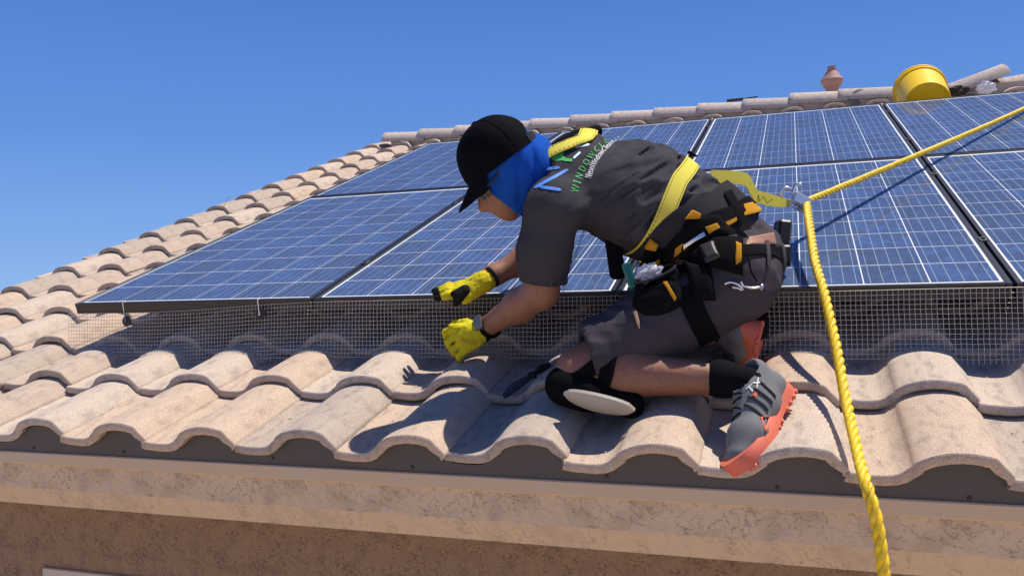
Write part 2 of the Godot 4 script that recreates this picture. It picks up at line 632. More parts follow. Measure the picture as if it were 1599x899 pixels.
# ---------------------------------------------------------------- solar panels
func build_panels() -> void:
	# frame: four dark bars with a thin lip
	var st := stool()
	var lip := 0.0135
	cbox(st, Vector3(0, -0.04, -PH), Vector3(lip, 0, 0), 0.0012)
	cbox(st, Vector3(PW - lip, -0.04, -PH), Vector3(PW, 0, 0), 0.0012)
	cbox(st, Vector3(lip + 0.0003, -0.04, -lip), Vector3(PW - lip - 0.0003, 0, 0), 0.0012)
	cbox(st, Vector3(lip + 0.0003, -0.04, -PH), Vector3(PW - lip - 0.0003, 0, -PH + lip), 0.0012)
	var frame := done(st)
	var sheet_m := box_mesh(Vector3(lip - 0.002, -0.0085, -PH + lip - 0.002), Vector3(PW - lip + 0.002, -0.0055, -lip + 0.002))
	var glass := box_mesh(Vector3(lip - 0.002, -0.0042, -PH + lip - 0.002), Vector3(PW - lip + 0.002, -0.0016, -lip + 0.002))
	var cells := []
	var cs := 0.1553
	var cv := 0.1538
	for i in 4:
		var am := ArrayMesh.new()
		st = stool()
		st.set_smooth_group(-1)
		var h := cs * 0.5
		var hv := cv * 0.5
		var c := 0.0016
		# a thin wafer with clipped corners
		var o := [Vector3(-h + c, 0, hv), Vector3(h - c, 0, hv), Vector3(h, 0, hv - c), Vector3(h, 0, -hv + c), Vector3(h - c, 0, -hv), Vector3(-h + c, 0, -hv), Vector3(-h, 0, -hv + c), Vector3(-h, 0, hv - c)]
		for k in 6: tri(st, o[0], o[k + 2], o[k + 1])
		var d := Vector3(0, -0.0003, 0)
		for k in 8: quad(st, o[k] + d, o[(k + 1) % 8] + d, o[(k + 1) % 8], o[k])
		st.generate_normals()
		st.set_material(M.cell[i])
		st.commit(am)
		st = stool()
		st.set_smooth_group(-1)
		for k in 5:
			var x := (k - 2) * cs / 5.0
			var bw := 0.00065
			quad(st, Vector3(x - bw, 0.00025, hv), Vector3(x + bw, 0.00025, hv), Vector3(x + bw, 0.00025, -hv), Vector3(x - bw, 0.00025, -hv))
		st.generate_normals()
		st.set_material(M.busbar)
		st.commit(am)
		cells.append(am)
	var rng := RandomNumberGenerator.new()
	rng.seed = 12
	var pitch := 0.1585
	var mu := (PW - 6 * pitch) * 0.5
	var mv := (PH - 10 * pitch) * 0.5
	var labels := ["at the tile roof's bare left side", "beside the kneeling person's hands", "behind the kneeling person", "past the hanging rope"]
	for r in 2:
		for c in 4:
			var where := ""
			if r == 0:
				where = ["lower row solar panel with a free left edge beside bare roof tiles", "lower row solar panel under the gloved hands", "lower row solar panel behind the kneeling person and the rope clamp", "lower row solar panel cut off by the picture border past the rope"][c]
			else:
				where = ["upper row solar panel ending at the left end of the ridge tiles", "upper row solar panel behind the person's head and back", "upper row solar panel below the vent pipe on the ridge", "upper row solar panel with the yellow bucket at its top edge"][c]
			if r == 0 and c == 3: where = "lower row solar panel below the panel that mirrors the bucket"
			var t := thing("solar_panel", "blue " + where, "solar panel", Transform3D(RB, at(c * (PW + GX), r * (PH + GY), 0)), "solar panels on the roof")
			part("frame", frame, M.frame, t)
			part("backsheet", sheet_m, M.backsheet, t)
			for j in 10:
				for i in 6:
					part("solar_cell", cells[rng.randi() % 4], null, t, Transform3D(Basis(), Vector3(mu + (i + 0.5) * pitch, -0.005, -mv - (j + 0.5) * pitch)))
			part("glass", glass, M.glass, t)
	# rails under the panels
	for v in [0.38]:
		var t := thing("mounting_rail", "dark aluminium rail on standoffs in the gap under the lower solar panels", "rail", Transform3D(RB, at(0.02, v, -0.042)))
		var sr := stool()
		cbox(sr, Vector3(0, -0.04, -0.02), Vector3(4.02, -0.001, 0.02), 0.002)
		part("rail", done(sr), M.rail, t)
		for i in 4:
			var su := stool()
			cbox(su, Vector3(-0.02, -0.13, -0.02), Vector3(0.02, -0.0405, 0.02), 0.002, Transform3D(Basis(), Vector3(0.25 + i * 1.17, 0, 0)))
			part("standoff", done(su), M.rail, t)
	# mid clamps in the gaps between panels
	var cst := stool()
	cbox(cst, Vector3(-0.011, -0.0, -0.018), Vector3(0.011, 0.003, 0.018), 0.001)
	cbox(cst, Vector3(-0.0035, -0.05, -0.012), Vector3(0.0035, -0.0002, 0.012))
	var plate := done(cst)
	cst = stool()
	lathe(cst, [[0.0055, 0.0032], [0.0055, 0.0085], [0.0015, 0.0085]], 6)
	var bolt := done(cst)
	var gaps := ["in the gap left of the gloved hands", "in the gap behind the person", "in the gap crossed by the rope"]
	var spots := {0.38: "near the wire mesh", 1.28: "below the row joint", 2.05: "above the row joint", 2.95: "near the ridge"}
	for g in 3:
		for v in [0.38, 1.28, 2.05, 2.95]:
			var u: float = (g + 1) * (PW + GX) - GX * 0.5
			var t := thing("mid_clamp", "dark panel clamp %s, %s" % [spots[v], gaps[g]], "clamp", Transform3D(RB, at(u, v, 0.0006)), "clamps between the solar panels")
			part("plate", plate, M.clamp, t)
			part("bolt", bolt, M.clamp, t)

# ---------------------------------------------------------------- wire mesh under the lower edge
func guard_path(u: float, nz: FastNoiseLite) -> PackedVector3Array:
	var out := PackedVector3Array()
	var w0 := -lerpf(0.036, 0.010, smoothstep(0.25, 1.1, u)) + 0.002 * nz.get_noise_2d(u * 1.3, 5.0)
	var p := Vector3(u, -0.005, w0)   # u, v, w
	var lean := 0.06 + 0.05 * nz.get_noise_2d(u * 0.8, 40.0)
	var L := 0.19 + 0.004 * nz.get_noise_2d(u * 1.1, 80.0)
	var step := 0.0127
	out.append(at(p.x, p.y, p.z))
	var n := int(L / step)
	# hangs down, leaning out; where it meets a tile it lies along it
	var sl := sin(SLOPE) + lean
	var d := Vector2(-sl, -cos(SLOPE)).normalized()
	for i in n:
		var q := Vector2(p.y, p.z) + d * step
		var g := tile_w(u, q.x) + 0.003
		if q.y < g:
			q = Vector2(p.y - step, 0)
			q.y = maxf(tile_w(u, q.x) + 0.003, p.z - step)
			var dd := (q - Vector2(p.y, p.z)).normalized() * step
			q = Vector2(p.y, p.z) + dd
		p.y = q.x + 0.0009 * nz.get_noise_2d(u * 6.0, i * 3.0)
		p.z = q.y
		out.append(at(u + 0.002 * nz.get_noise_2d(u * 1.0, i * 2.0), p.y, p.z))
	return out

func build_guard() -> void:
	var nz := FastNoiseLite.new()
	nz.seed = 8
	nz.frequency = 1.0
	var t := thing("wire_mesh_skirt", "galvanised wire mesh skirt closing the gap under the solar panels", "wire mesh", Transform3D.IDENTITY)
	var st := stool()
	var paths := []
	var u := -0.035
	while u < 4.05:
		paths.append(guard_path(u, nz))
		u += 0.0127
	for p in paths: tube(st, p, 0.00066, 4, false)
	var n: int = paths[0].size()
	for p in paths: n = mini(n, p.size())
	for i in n:
		var row := PackedVector3Array()
		for p in paths: row.append(p[i])
		tube(st, row, 0.00066, 4, false)
	var g := part("wire_grid", done(st), M.wire, t)
	g.set_meta("kind", "stuff")
	# clips: a steel hook hung on the frame with a round black washer
	for cu in [0.235, 0.80, 1.75, 3.25]:
		var path := guard_path(cu, nz)
		var wp: Vector3 = path[2] + Vector3(0, -0.005, 0.004)
		var cs := stool()
		lathe(cs, [[0.0, -0.0012], [0.019, -0.0012], [0.019, 0.0012], [0.003, 0.002], [0.0, 0.002]], 20, Transform3D(Basis(Vector3(1, 0, 0), PI * 0.5), wp))
		var wash := part("washer", done(cs), M.black_plastic, t)
		cs = stool()
		var top := at(cu - 0.008, 0.008, 0.002)
		tube(cs, PackedVector3Array([at(cu - 0.008, 0.012, 0.0015), at(cu - 0.008, -0.006, 0.0025), wp + Vector3(0, 0, 0.006), wp + Vector3(0.002, -0.004, 0.01)]), 0.0012, 5)
		part("hook", done(cs), M.wire, wash)

# ---------------------------------------------------------------- pixel of the photograph and depth -> point
const CAMC := Vector3(2.48898, 0.04012, 2.34212)
const CX := Vector3(0.94550722, -0.02764705, -0.32442525)
const CY := Vector3(0.02330565, 0.99957937, -0.01726055)
const CZ := Vector3(0.32476599, 0.00875903, 0.94575384)

func ray(x: float, y: float) -> Vector3:
	return CX * ((x - 800.0) / 1299.0) + CY * ((450.0 - y) / 1299.0) - CZ

func px(x: float, y: float, depth: float) -> Vector3:
	return CAMC + ray(x, y) * depth

func on_plane(x: float, y: float, w: float) -> Vector3:
	var n := RB.y
	var d := ray(x, y)
	return CAMC + d * ((w - CAMC.dot(n)) / d.dot(n))

# ---------------------------------------------------------------- things near the ridge
func build_ridge_things() -> void:
	# bucket lying on the tiles, mouth up the slope
	M.bucket = smat(lin(0.83, 0.55, 0.004), 0.42)
	M.bucket.backlight_enabled = true
	M.bucket.backlight = Color(0.22, 0.14, 0.0)
	M.bail = smat(lin(0.45, 0.45, 0.45), 0.4, 0.7)
	var bu := 3.262
	var bxf := Transform3D(RB * Basis(Vector3(1, 0, 0), -PI * 0.5 + 0.12) , at(bu, 3.43, -0.045))
	bxf.basis = bxf.basis.orthonormalized()
	var bt := thing("bucket", "yellow plastic bucket lying on its side above the solar panels", "bucket", bxf)
	var st := stool()
	lathe(st, [[0.0, 0.012], [0.118, 0.012], [0.122, 0.0], [0.131, 0.002], [0.132, 0.008], [0.148, 0.30], [0.150, 0.302], [0.158, 0.303], [0.158, 0.325], [0.152, 0.3255], [0.151, 0.345], [0.160, 0.346], [0.160, 0.362], [0.156, 0.366], [0.1475, 0.366], [0.1445, 0.30], [0.129, 0.018], [0.0, 0.017]], 48)
	part("shell", done(st), M.bucket, bt)
	st = stool()
	var arc := PackedVector3Array()
	for i in 25:
		var a := PI * i / 24.0
		arc.append(Vector3(cos(a) * 0.163, 0.305 - sin(a) * 0.035, -sin(a) * 0.175))
	tube(st, arc, 0.002, 6)
	part("handle", done(st), M.bail, bt)
	# plumbing vent with a storm cap
	M.vent = smat(lin(0.33, 0.19, 0.165), 0.7)
	var vb := px(1301, 165, 7.6)
	var vt := thing("vent_pipe", "dusty pink metal vent pipe with a conical cap behind the ridge", "vent", Transform3D(Basis(), vb))
	var k := 7.6 / 1299.0
	st = stool()
	lathe(st, [[9.4 * k, -0.6], [9.4 * k, 24.0 * k]], 24)
	lathe(st, [[6.4 * k, 46.0 * k], [6.6 * k, 60.5 * k], [5.6 * k, 60.5 * k], [5.4 * k, 50 * k]], 24)
	part("pipe", done(st), M.vent, vt)
	st = stool()
	lathe(st, [[11.5 * k, 31.0 * k], [13.0 * k, 29.5 * k], [16.6 * k, 36.5 * k], [17.0 * k, 39.5 * k], [8.5 * k, 52.0 * k], [6.7 * k, 53.0 * k]], 24)
	lathe(st, [[9.6 * k, 23.0 * k], [10.6 * k, 29.5 * k], [11.5 * k, 31.0 * k]], 24)
	part("cap", done(st), M.vent, vt)
	# dark bar on the ridge
	var a := on_plane(1136, 158.5, -0.03)
	var z0 := (CAMC - a).dot(CZ)
	var tb := thing("tool_bar", "thin black hand tool lying along the ridge tiles", "tool", Transform3D(Basis(), px(1136, 158.0, 6.72)))
	st = stool()
	tube(st, PackedVector3Array([Vector3.ZERO, Vector3(0.13, 0.004, 0.0)]), 0.013, 8)
	part("grip", done(st), M.black_plastic, tb)
	st = stool()
	tube(st, PackedVector3Array([Vector3(0.13, 0.004, 0), Vector3(0.24, 0.012, 0.0)]), 0.0055, 8)
	part("shaft", done(st), M.black_plastic, tb)
	# round grey disc with a hole, leaning on the ridge tiles
	M.grey_disc = smat(lin(0.16, 0.165, 0.16), 0.7)
	var dc := px(1344.5, 155.5, 6.15)
	var dt := thing("round_disc", "grey round flange with a hole leaning on the ridge tiles", "flange", Transform3D(Basis(Vector3(0, 1, 0), 0.33) * Basis(Vector3(1, 0, 0), PI * 0.5), dc))
	st = stool()
	lathe(st, [[0.017, -0.005], [0.06, -0.006], [0.072, -0.012], [0.076, -0.006], [0.076, 0.006], [0.066, 0.012], [0.06, 0.006], [0.017, 0.005], [0.017, -0.005]], 36)
	part("rim", done(st), M.grey_disc, dt)
	# loose ridge tiles beyond the bucket
	var rm := ridge_mesh(9)
	var lt := thing("loose_ridge_tile", "pale loose ridge tile lying tilted beside the bucket", "roof tile", Transform3D(Basis(Vector3(0, 1, 0), 0.12) * Basis(Vector3(0, 0, 1), 0.33), px(1478, 150.0, 5.95)))
	part("shell", rm, M.ridge[1], lt)
	var lt2 := thing("loose_ridge_tile", "pale pitted loose ridge tile lying flat past the tilted one", "roof tile", Transform3D(Basis(Vector3(0, 1, 0), 0.05) * Basis(Vector3(0, 0, 1), 0.12), px(1558, 140, 5.95)))
	part("shell", rm, M.ridge[0], lt2)
	lt2 = thing("loose_ridge_tile", "loose ridge tile propped low under the tilted one", "roof tile", Transform3D(Basis(Vector3(0, 1, 0), 0.05) * Basis(Vector3(0, 0, 1), 0.1), px(1496, 158, 6.1)))
	part("shell", rm, M.ridge[1], lt2)
	# crumpled clear bag under the loose tiles
	M.film = smat(Color(0.86, 0.88, 0.92, 0.55), 0.15)
	M.film.transparency = BaseMaterial3D.TRANSPARENCY_ALPHA
	var bg := thing("plastic_bag", "crumpled clear plastic bag tucked under the loose ridge tiles", "plastic bag", Transform3D(Basis(), px(1542, 137, 5.55)))
	part("film", crumple(0.055, 0.036, 0.03, 5), M.film, bg)
	# dark work glove by the bucket
	M.dark_cloth = smat(lin(0.025, 0.024, 0.026), 0.9)
	var gv := thing("work_glove", "dark work glove dropped beside the yellow bucket", "glove", Transform3D(Basis(), px(1498, 143, 5.35)))
	part("fabric", crumple(0.06, 0.032, 0.035, 12), M.dark_cloth, gv)
	# dry grass stalk on the left roof edge
	M.straw = smat(lin(0.42, 0.40, 0.26), 0.8)
	var ws := thing("dry_stalk", "thin curled dry stalk caught on the roof edge", "plant", Transform3D(Basis(), px(349, 322, 4.6)))
	st = stool()
	var sp := PackedVector3Array()
	for i in 12:
		var q := i / 11.0
		sp.append(Vector3(q * 0.085, 0.05 * sin(q * 2.3) , 0.0))
	tube(st, sp, 0.0016, 5)
	part("stem", done(st), M.straw, ws)

# a crumpled lump: sphere pushed about by noise
func crumple(rx: float, ry: float, rz: float, seed_: int) -> ArrayMesh:
	var nz := FastNoiseLite.new()
	nz.seed = seed_
	nz.frequency = 1.6
	nz.fractal_octaves = 3
	var st := stool()
	st.set_smooth_group(-1)
	var rows := []
	for j in 15:
		var row := PackedVector3Array()
		var ph := PI * (j / 14.0) - PI * 0.5
		for i in 24:
			var th := -TAU * i / 24.0
			var d := Vector3(cos(ph) * cos(th), sin(ph), cos(ph) * sin(th))
			var r := 1.0 + 0.55 * nz.get_noise_3dv(d)
			row.append(Vector3(d.x * rx, d.y * ry, d.z * rz) * r)
		rows.append(row)
	sheet(st, rows, true)
	return done(st)

# ---------------------------------------------------------------- rope
func resample(path: Array, step: float) -> PackedVector3Array:
	var c := Curve3D.new()
	c.bake_interval = 0.01
	for i in path.size():
		var p: Vector3 = path[i]
		var t := Vector3.ZERO
		if i > 0 and i < path.size() - 1:
			t = (path[i + 1] - path[i - 1]).normalized()
			var l := minf(p.distance_to(path[i - 1]), p.distance_to(path[i + 1])) * 0.33
			t *= l
		c.add_point(p, -t, t)
	var out := PackedVector3Array()
	var L := c.get_baked_length()
	var n := int(L / step)
	for i in n + 1: out.append(c.sample_baked(L * i / n, true))
	return out

func twist_rope(t: Node3D, path: Array, r: float, lay: float, mats: Array) -> void:
	var pts := resample(path, lay / 14.0)
	var up := Vector3(0.3, 1, 0.2).normalized()
	var x := up.cross((pts[1] - pts[0]).normalized()).normalized()
	var xs := []
	var ys := []
	for i in pts.size():
		var d := (pts[mini(i + 1, pts.size() - 1)] - pts[maxi(i - 1, 0)]).normalized()
		x = (x - d * x.dot(d)).normalized()
		xs.append(x)
		ys.append(d.cross(x))
	for s in 3:
		var st := stool()
		var row := PackedVector3Array()
		for i in pts.size():
			var a := TAU * (i / 14.0 + s / 3.0)
			row.append(pts[i] + (xs[i] * cos(a) + ys[i] * sin(a)) * r * 0.5)
		var rr := []
		for i in pts.size(): rr.append(r * (0.555 + 0.05 * sin(i * 0.37 + s * 2.0) * sin(i * 0.053)))
		tube(st, row, rr, 9)
		part("strand", done(st), mats[s], t)
		if s == 0:
			# dark tracer yarn laid into one strand
			st = stool()
			var tr := PackedVector3Array()
			for i in pts.size():
				var a := TAU * (i / 14.0)
				var a2 := a + 0.9
				tr.append(pts[i] + (xs[i] * cos(a) + ys[i] * sin(a)) * r * 0.5 + (xs[i] * cos(a2) + ys[i] * sin(a2)) * r * 0.52)
			tube(st, tr, 0.0008, 4)
			part("tracer_yarn", done(st), M.tracer, t)
	# loose fibres
	var rng := RandomNumberGenerator.new()
	rng.seed = 77
	var fb := stool()
	for i in range(0, pts.size() - 1, 2):
		var a := rng.randf() * TAU
		var o: Vector3 = xs[i] * cos(a) + ys[i] * sin(a)
		var d := (pts[i + 1] - pts[i]).normalized()
		var q := pts[i] + o * r * 0.95
		var l := rng.randf_range(0.003, 0.009)
		tube(fb, PackedVector3Array([q, q + (o * 0.5 + d * rng.randf_range(-1, 1)) * l * 0.6, q + (o * 0.8 + d * rng.randf_range(-1, 1)) * l]), 0.00018, 3, false)
	var fo := part("fibres", done(fb), mats[0], t)
	fo.set_meta("kind", "stuff")

func build_rope() -> void:
	M.rope = []
	M.tracer = smat(lin(0.03, 0.035, 0.05), 0.7)
	for i in 3:
		var m := smat(Color(1, 1, 1), 0.55)
		m.albedo_texture = noise_tex(0.04, [[0.0, lin(0.42, 0.22, 0.004)], [0.35, lin(0.76, 0.49, 0.01)], [0.6, lin(0.84, 0.60, 0.018)], [1.0, lin(0.90, 0.70, 0.06)]], 256, 60 + i, 4)
		m.uv1_triplanar = true
		m.uv1_scale = Vector3(9, 9, 9)
		M.rope.append(m)
	var A := at(2.5186, 0.481, 0.115)
	var t := thing("safety_rope", "yellow twisted safety rope running over the panels and the eave", "rope", Transform3D.IDENTITY)
	var path := [at(4.02, 3.42, 0.012), at(3.90, 3.19, 0.014), at(3.574, 2.555, 0.016), at(3.05, 1.535, 0.058), A]
	twist_rope(t, path, 0.0105, 0.072, M.rope)
	var P := []
	P.append(A + Vector3(0.004, -0.006, 0.004))
	P.append(on_plane(1264, 345, 0.100))
	P.append(on_plane(1274, 410, 0.060))
	P.append(on_plane(1287, 455, 0.030))
	P.append(on_plane(1304, 530, -0.035))
	P.append(on_plane(1322, 625, -0.100))
	P.append(on_plane(1341, 710, -0.128))
	P.append(on_plane(1354, 757, -0.135))
	var e: Vector3 = P[P.size() - 1]
	P.append(e + Vector3(0.014, -0.06, 0.022))
	P.append(e + Vector3(0.024, -0.16, 0.027))
	P.append(e + Vector3(0.034, -0.6, 0.03))
	P.append(e + Vector3(0.015, -2.0, 0.03))
	twist_rope(t, P, 0.0118, 0.078, M.rope)

# ---------------------------------------------------------------- smooth bodies: tapered capsules joined by a smooth minimum
# each capsule: [a, b, ra, rb] or [a, b, ra, rb, inverse transform, scale]
func cap_d(c: Array, p: Vector3) -> float:
	var sc := 1.0
	if c.size() > 4:
		p = c[4] * p
		sc = c[5]
	var a: Vector3 = c[0]
	var ba: Vector3 = c[1] - a
	var pa := p - a
	var bb := ba.dot(ba)
	var h := clampf(pa.dot(ba) / bb, 0.0, 1.0) if bb > 0.0000001 else 0.0
	return (pa.distance_to(ba * h) - lerpf(c[2], c[3], h)) * sc

# ellipsoid-like capsule: axes given by a basis (columns scaled)
func ell(center: Vector3, bas: Basis, half: Vector3) -> Array:
	var m := minf(half.x, minf(half.y, half.z))
	var bb := Basis(bas.x.normalized() * half.x / m, bas.y.normalized() * half.y / m, bas.z.normalized() * half.z / m)
	return [Vector3.ZERO, Vector3.ZERO, m, m, Transform3D(bb, center).affine_inverse(), 0.85]

# flattened capsule between two points; wide runs along the given direction by the given factor
func flat(a: Vector3, b: Vector3, ra: float, rb: float, wide: Vector3, k: float) -> Array:
	var y := (b - a).normalized()
	var x := (wide - y * wide.dot(y)).normalized()
	var z := x.cross(y)
	var t := Transform3D(Basis(x * k, y, z), a).affine_inverse()
	return [t * a, t * b, ra, rb, t, 0.9]

func field(caps: Array, p: Vector3, k: float) -> float:
	var d := 1.0e3
	for c in caps:
		var e := cap_d(c, p)
		if d > 900.0:
			d = e
		else:
			var h := maxf(k - absf(d - e), 0.0) / k
			d = minf(d, e) - h * h * k * 0.25
	return d

var fold_now := false

func ffield(caps: Array, p: Vector3, k: float) -> float:
	var d := field(caps, p, k)
	if fold_now and absf(d) < 0.05: d += shirt_folds(p)
	return d

# opts: k (blend), cuts (array of [point, normal, round]: keeps the side against the normal), disp (Callable), minus (caps)
func full_field(caps: Array, p: Vector3, o: Dictionary) -> float:
	var d := field(caps, p, o.get("k", 0.03))
	if o.has("disp") and absf(d) < 0.05:
		d += o.disp.call(p)
	if o.has("minus"):
		d = maxf(d, -field(o.minus, p, 0.01))
	if o.has("cuts"):
		for c in o.cuts:
			if c.size() > 2 and p.distance_to(c[0]) > c[2]: continue
			d = maxf(d, (p - c[0]).dot(c[1]))
	return d

func body_mesh(caps: Array, cell: float, o := {}) -> ArrayMesh:
	# bounds
	var lo := Vector3.ONE * 1.0e6
	var hi := -lo
	for c in caps:
		var pts := [c[0], c[1]]
		var r := maxf(c[2], c[3]) * 1.1
		if c.size() > 4:
			var f: Transform3D = c[4].affine_inverse()
			for q in pts:
				for s in 8:
					var w: Vector3 = f * (q + Vector3(r if s & 1 else -r, r if s & 2 else -r, r if s & 4 else -r))
					lo = lo.min(w)
					hi = hi.max(w)
		else:
			for q in pts:
				lo = lo.min(q - Vector3.ONE * r)
				hi = hi.max(q + Vector3.ONE * r)
	lo -= Vector3.ONE * cell * 3.0
	hi += Vector3.ONE * cell * 3.0
	var B := 6
	var nb := ((hi - lo) / (cell * B)).ceil()
	var bx := int(nb.x)
	var by := int(nb.y)
	var bz := int(nb.z)
	var nx := bx * B + 1
	var ny := by * B + 1
	var nz := bz * B + 1
	var val := PackedFloat32Array()
	val.resize(nx * ny * nz)
	val.fill(1.0)
	var rad := cell * B * 0.87
	var kk: float = o.get("k", 0.03)
	var live := []
	for ib in bx:
		for jb in by:
			for kb in bz:
				var c := lo + Vector3(ib + 0.5, jb + 0.5, kb + 0.5) * cell * B
				var near := []
				var dmin := 1.0e3
				var ds := []
				for q in caps:
					var e := cap_d(q, c)
					ds.append(e)
					dmin = minf(dmin, e)
				var slack: float = rad + kk + o.get("reach", 0.0)
				if dmin > slack * 1.25: continue
				if dmin < -(slack * 1.6 + 0.02) and not o.has("cuts") and not o.has("minus"):
					for i in B + 1:
						for j in B + 1:
							for k in B + 1:
								var id := ((ib * B + i) * ny + jb * B + j) * nz + kb * B + k
								if val[id] == 1.0: val[id] = -1.0
					continue
				for q in caps.size():
					if ds[q] < dmin + 2.6 * rad + kk: near.append(caps[q])
				live.append([ib, jb, kb])
				for i in B + 1:
					for j in B + 1:
						for k in B + 1:
							var id := ((ib * B + i) * ny + jb * B + j) * nz + kb * B + k
							if absf(val[id]) == 1.0:
								val[id] = full_field(near, lo + Vector3(ib * B + i, jb * B + j, kb * B + k) * cell, o)
	var vid := PackedInt32Array()
	vid.resize(nx * ny * nz)
	vid.fill(-1)
	var verts := PackedVector3Array()
	var off := [0, nz * ny, nz, nz * ny + nz, 1, nz * ny + 1, nz + 1, nz * ny + nz + 1]
	var E := [[0, 1], [2, 3], [4, 5], [6, 7], [0, 2], [1, 3], [4, 6], [5, 7], [0, 4], [1, 5], [2, 6], [3, 7]]
	var V := []
	for i in 8: V.append(Vector3(i & 1, (i >> 1) & 1, (i >> 2) & 1))
	for bl in live:
		for i in B:
			for j in B:
				for k in B:
					var gx: int = bl[0] * B + i
					var gy: int = bl[1] * B + j
					var gz: int = bl[2] * B + k
					var id := (gx * ny + gy) * nz + gz
					var neg := 0
					for q in 8:
						if val[id + off[q]] < 0.0: neg += 1
					if neg == 0 or neg == 8: continue
					var s := Vector3.ZERO
					var n := 0
					for e in E:
						var a := val[id + off[e[0]]]
						var b := val[id + off[e[1]]]
						if (a < 0.0) != (b < 0.0):
							s += V[e[0]].lerp(V[e[1]], a / (a - b))
							n += 1
					vid[id] = verts.size()
					verts.append(lo + (Vector3(gx, gy, gz) + s / n) * cell)
	if o.has("cuts"):
		for i in verts.size():
			for c in o.cuts:
				if c.size() > 2 and verts[i].distance_to(c[0]) > c[2]: continue
				var e: float = (verts[i] - c[0]).dot(c[1])
				if absf(e) < cell * 0.75: verts[i] -= c[1] * e
	var idx := PackedInt32Array()
	var st3 := [ny * nz, nz, 1]
	for bl in live:
		for i in B:
			for j in B:
				for k in B:
					var gx: int = bl[0] * B + i
					var gy: int = bl[1] * B + j
					var gz: int = bl[2] * B + k
					var id := (gx * ny + gy) * nz + gz
					var a := val[id] < 0.0
					for ax in 3:
						var b := val[id + st3[ax]] < 0.0
						if a == b: continue
						var s1: int = st3[(ax + 1) % 3]
						var s2: int = st3[(ax + 2) % 3]
						if id - s1 - s2 < 0: continue
						var q0 := vid[id]
						var q1 := vid[id - s1]
						var q2 := vid[id - s1 - s2]
						var q3 := vid[id - s2]
						if q0 < 0 or q1 < 0 or q2 < 0 or q3 < 0: continue
						if a:
							idx.append_array([q0, q2, q1, q0, q3, q2])
						else:
							idx.append_array([q0, q1, q2, q0, q2, q3])
	var nor := PackedVector3Array()
	nor.resize(verts.size())
	for i in range(0, idx.size(), 3):
		var n := (verts[idx[i + 2]] - verts[idx[i]]).cross(verts[idx[i + 1]] - verts[idx[i]])
		nor[idx[i]] += n
		nor[idx[i + 1]] += n
		nor[idx[i + 2]] += n
	for i in nor.size(): nor[i] = nor[i].normalized()
	var arr := []
	arr.resize(Mesh.ARRAY_MAX)
	arr[Mesh.ARRAY_VERTEX] = verts
	arr[Mesh.ARRAY_NORMAL] = nor
	arr[Mesh.ARRAY_INDEX] = idx
	var am := ArrayMesh.new()
	if verts.size() > 0: am.add_surface_from_arrays(Mesh.PRIMITIVE_TRIANGLES, arr)
	return am

# first point of a field met by the ray through a pixel
func hit(caps: Array, x: float, y: float, k := 0.03, from := 1.4) -> Vector3:
	var d := ray(x, y)
	var l := d.length()
	var t := from
	for i in 60:
		var e := ffield(caps, CAMC + d * t, k)
		if e < 0.0008: break
		t += maxf(e * 0.8, 0.0006) / l
		if t > 4.0: break
	return CAMC + d * t

func grad(caps: Array, p: Vector3, k := 0.03) -> Vector3:
	var e := 0.004
	return Vector3(ffield(caps, p + Vector3(e, 0, 0), k) - ffield(caps, p - Vector3(e, 0, 0), k), ffield(caps, p + Vector3(0, e, 0), k) - ffield(caps, p - Vector3(0, e, 0), k), ffield(caps, p + Vector3(0, 0, e), k) - ffield(caps, p - Vector3(0, 0, e), k)).normalized()

# pushes a point to the surface of a field, lifted by some height
func settle(caps: Array, p: Vector3, lift: float, k := 0.03) -> Vector3:
	for i in 6: p -= grad(caps, p, k) * (ffield(caps, p, k) - lift)
	return p

# band lying on a field: centre line, width, thickness
func band(st: SurfaceTool, caps: Array, line: PackedVector3Array, width: float, lift: float, thick: float, k := 0.03, across := 4) -> void:
	var top := []
	var bot := []
	for i in line.size():
		var t := (line[mini(i + 1, line.size() - 1)] - line[maxi(i - 1, 0)]).normalized()
		var n := grad(caps, line[i], k)
		var s := t.cross(n).normalized()
		var r0 := PackedVector3Array()
		var r1 := PackedVector3Array()
		for j in across + 1:
			var q := line[i] + s * width * (j / float(across) - 0.5)
			r0.append(settle(caps, q, lift + thick, k))
			r1.append(settle(caps, q, lift, k))
		top.append(r0)
		bot.append(r1)
	slab(st, top, bot)

# closes two matching grids of points into a solid sheet (top seen from outside)
func slab(st: SurfaceTool, top: Array, bot: Array) -> void:
	st.set_smooth_group(1)
	sheet(st, top)
	var n: int = top.size()
	var m: int = top[0].size()
	st.set_smooth_group(2)
	var rb := bot.duplicate()
	rb.reverse()
	sheet(st, rb)
	st.set_smooth_group(-1)
	for i in n - 1:
		quad(st, bot[i + 1][0], bot[i][0], top[i][0], top[i + 1][0])
		quad(st, bot[i][m - 1], bot[i + 1][m - 1], top[i + 1][m - 1], top[i][m - 1])
	for j in m - 1:
		quad(st, bot[0][j], bot[0][j + 1], top[0][j + 1], top[0][j])
		quad(st, bot[n - 1][j + 1], bot[n - 1][j], top[n - 1][j], top[n - 1][j + 1])

func pline(caps: Array, pts: Array, step := 0.012, k := 0.03) -> PackedVector3Array:
	var P := []
	for q in pts: P.append(hit(caps, q[0], q[1], k))
	return resample(P, step)

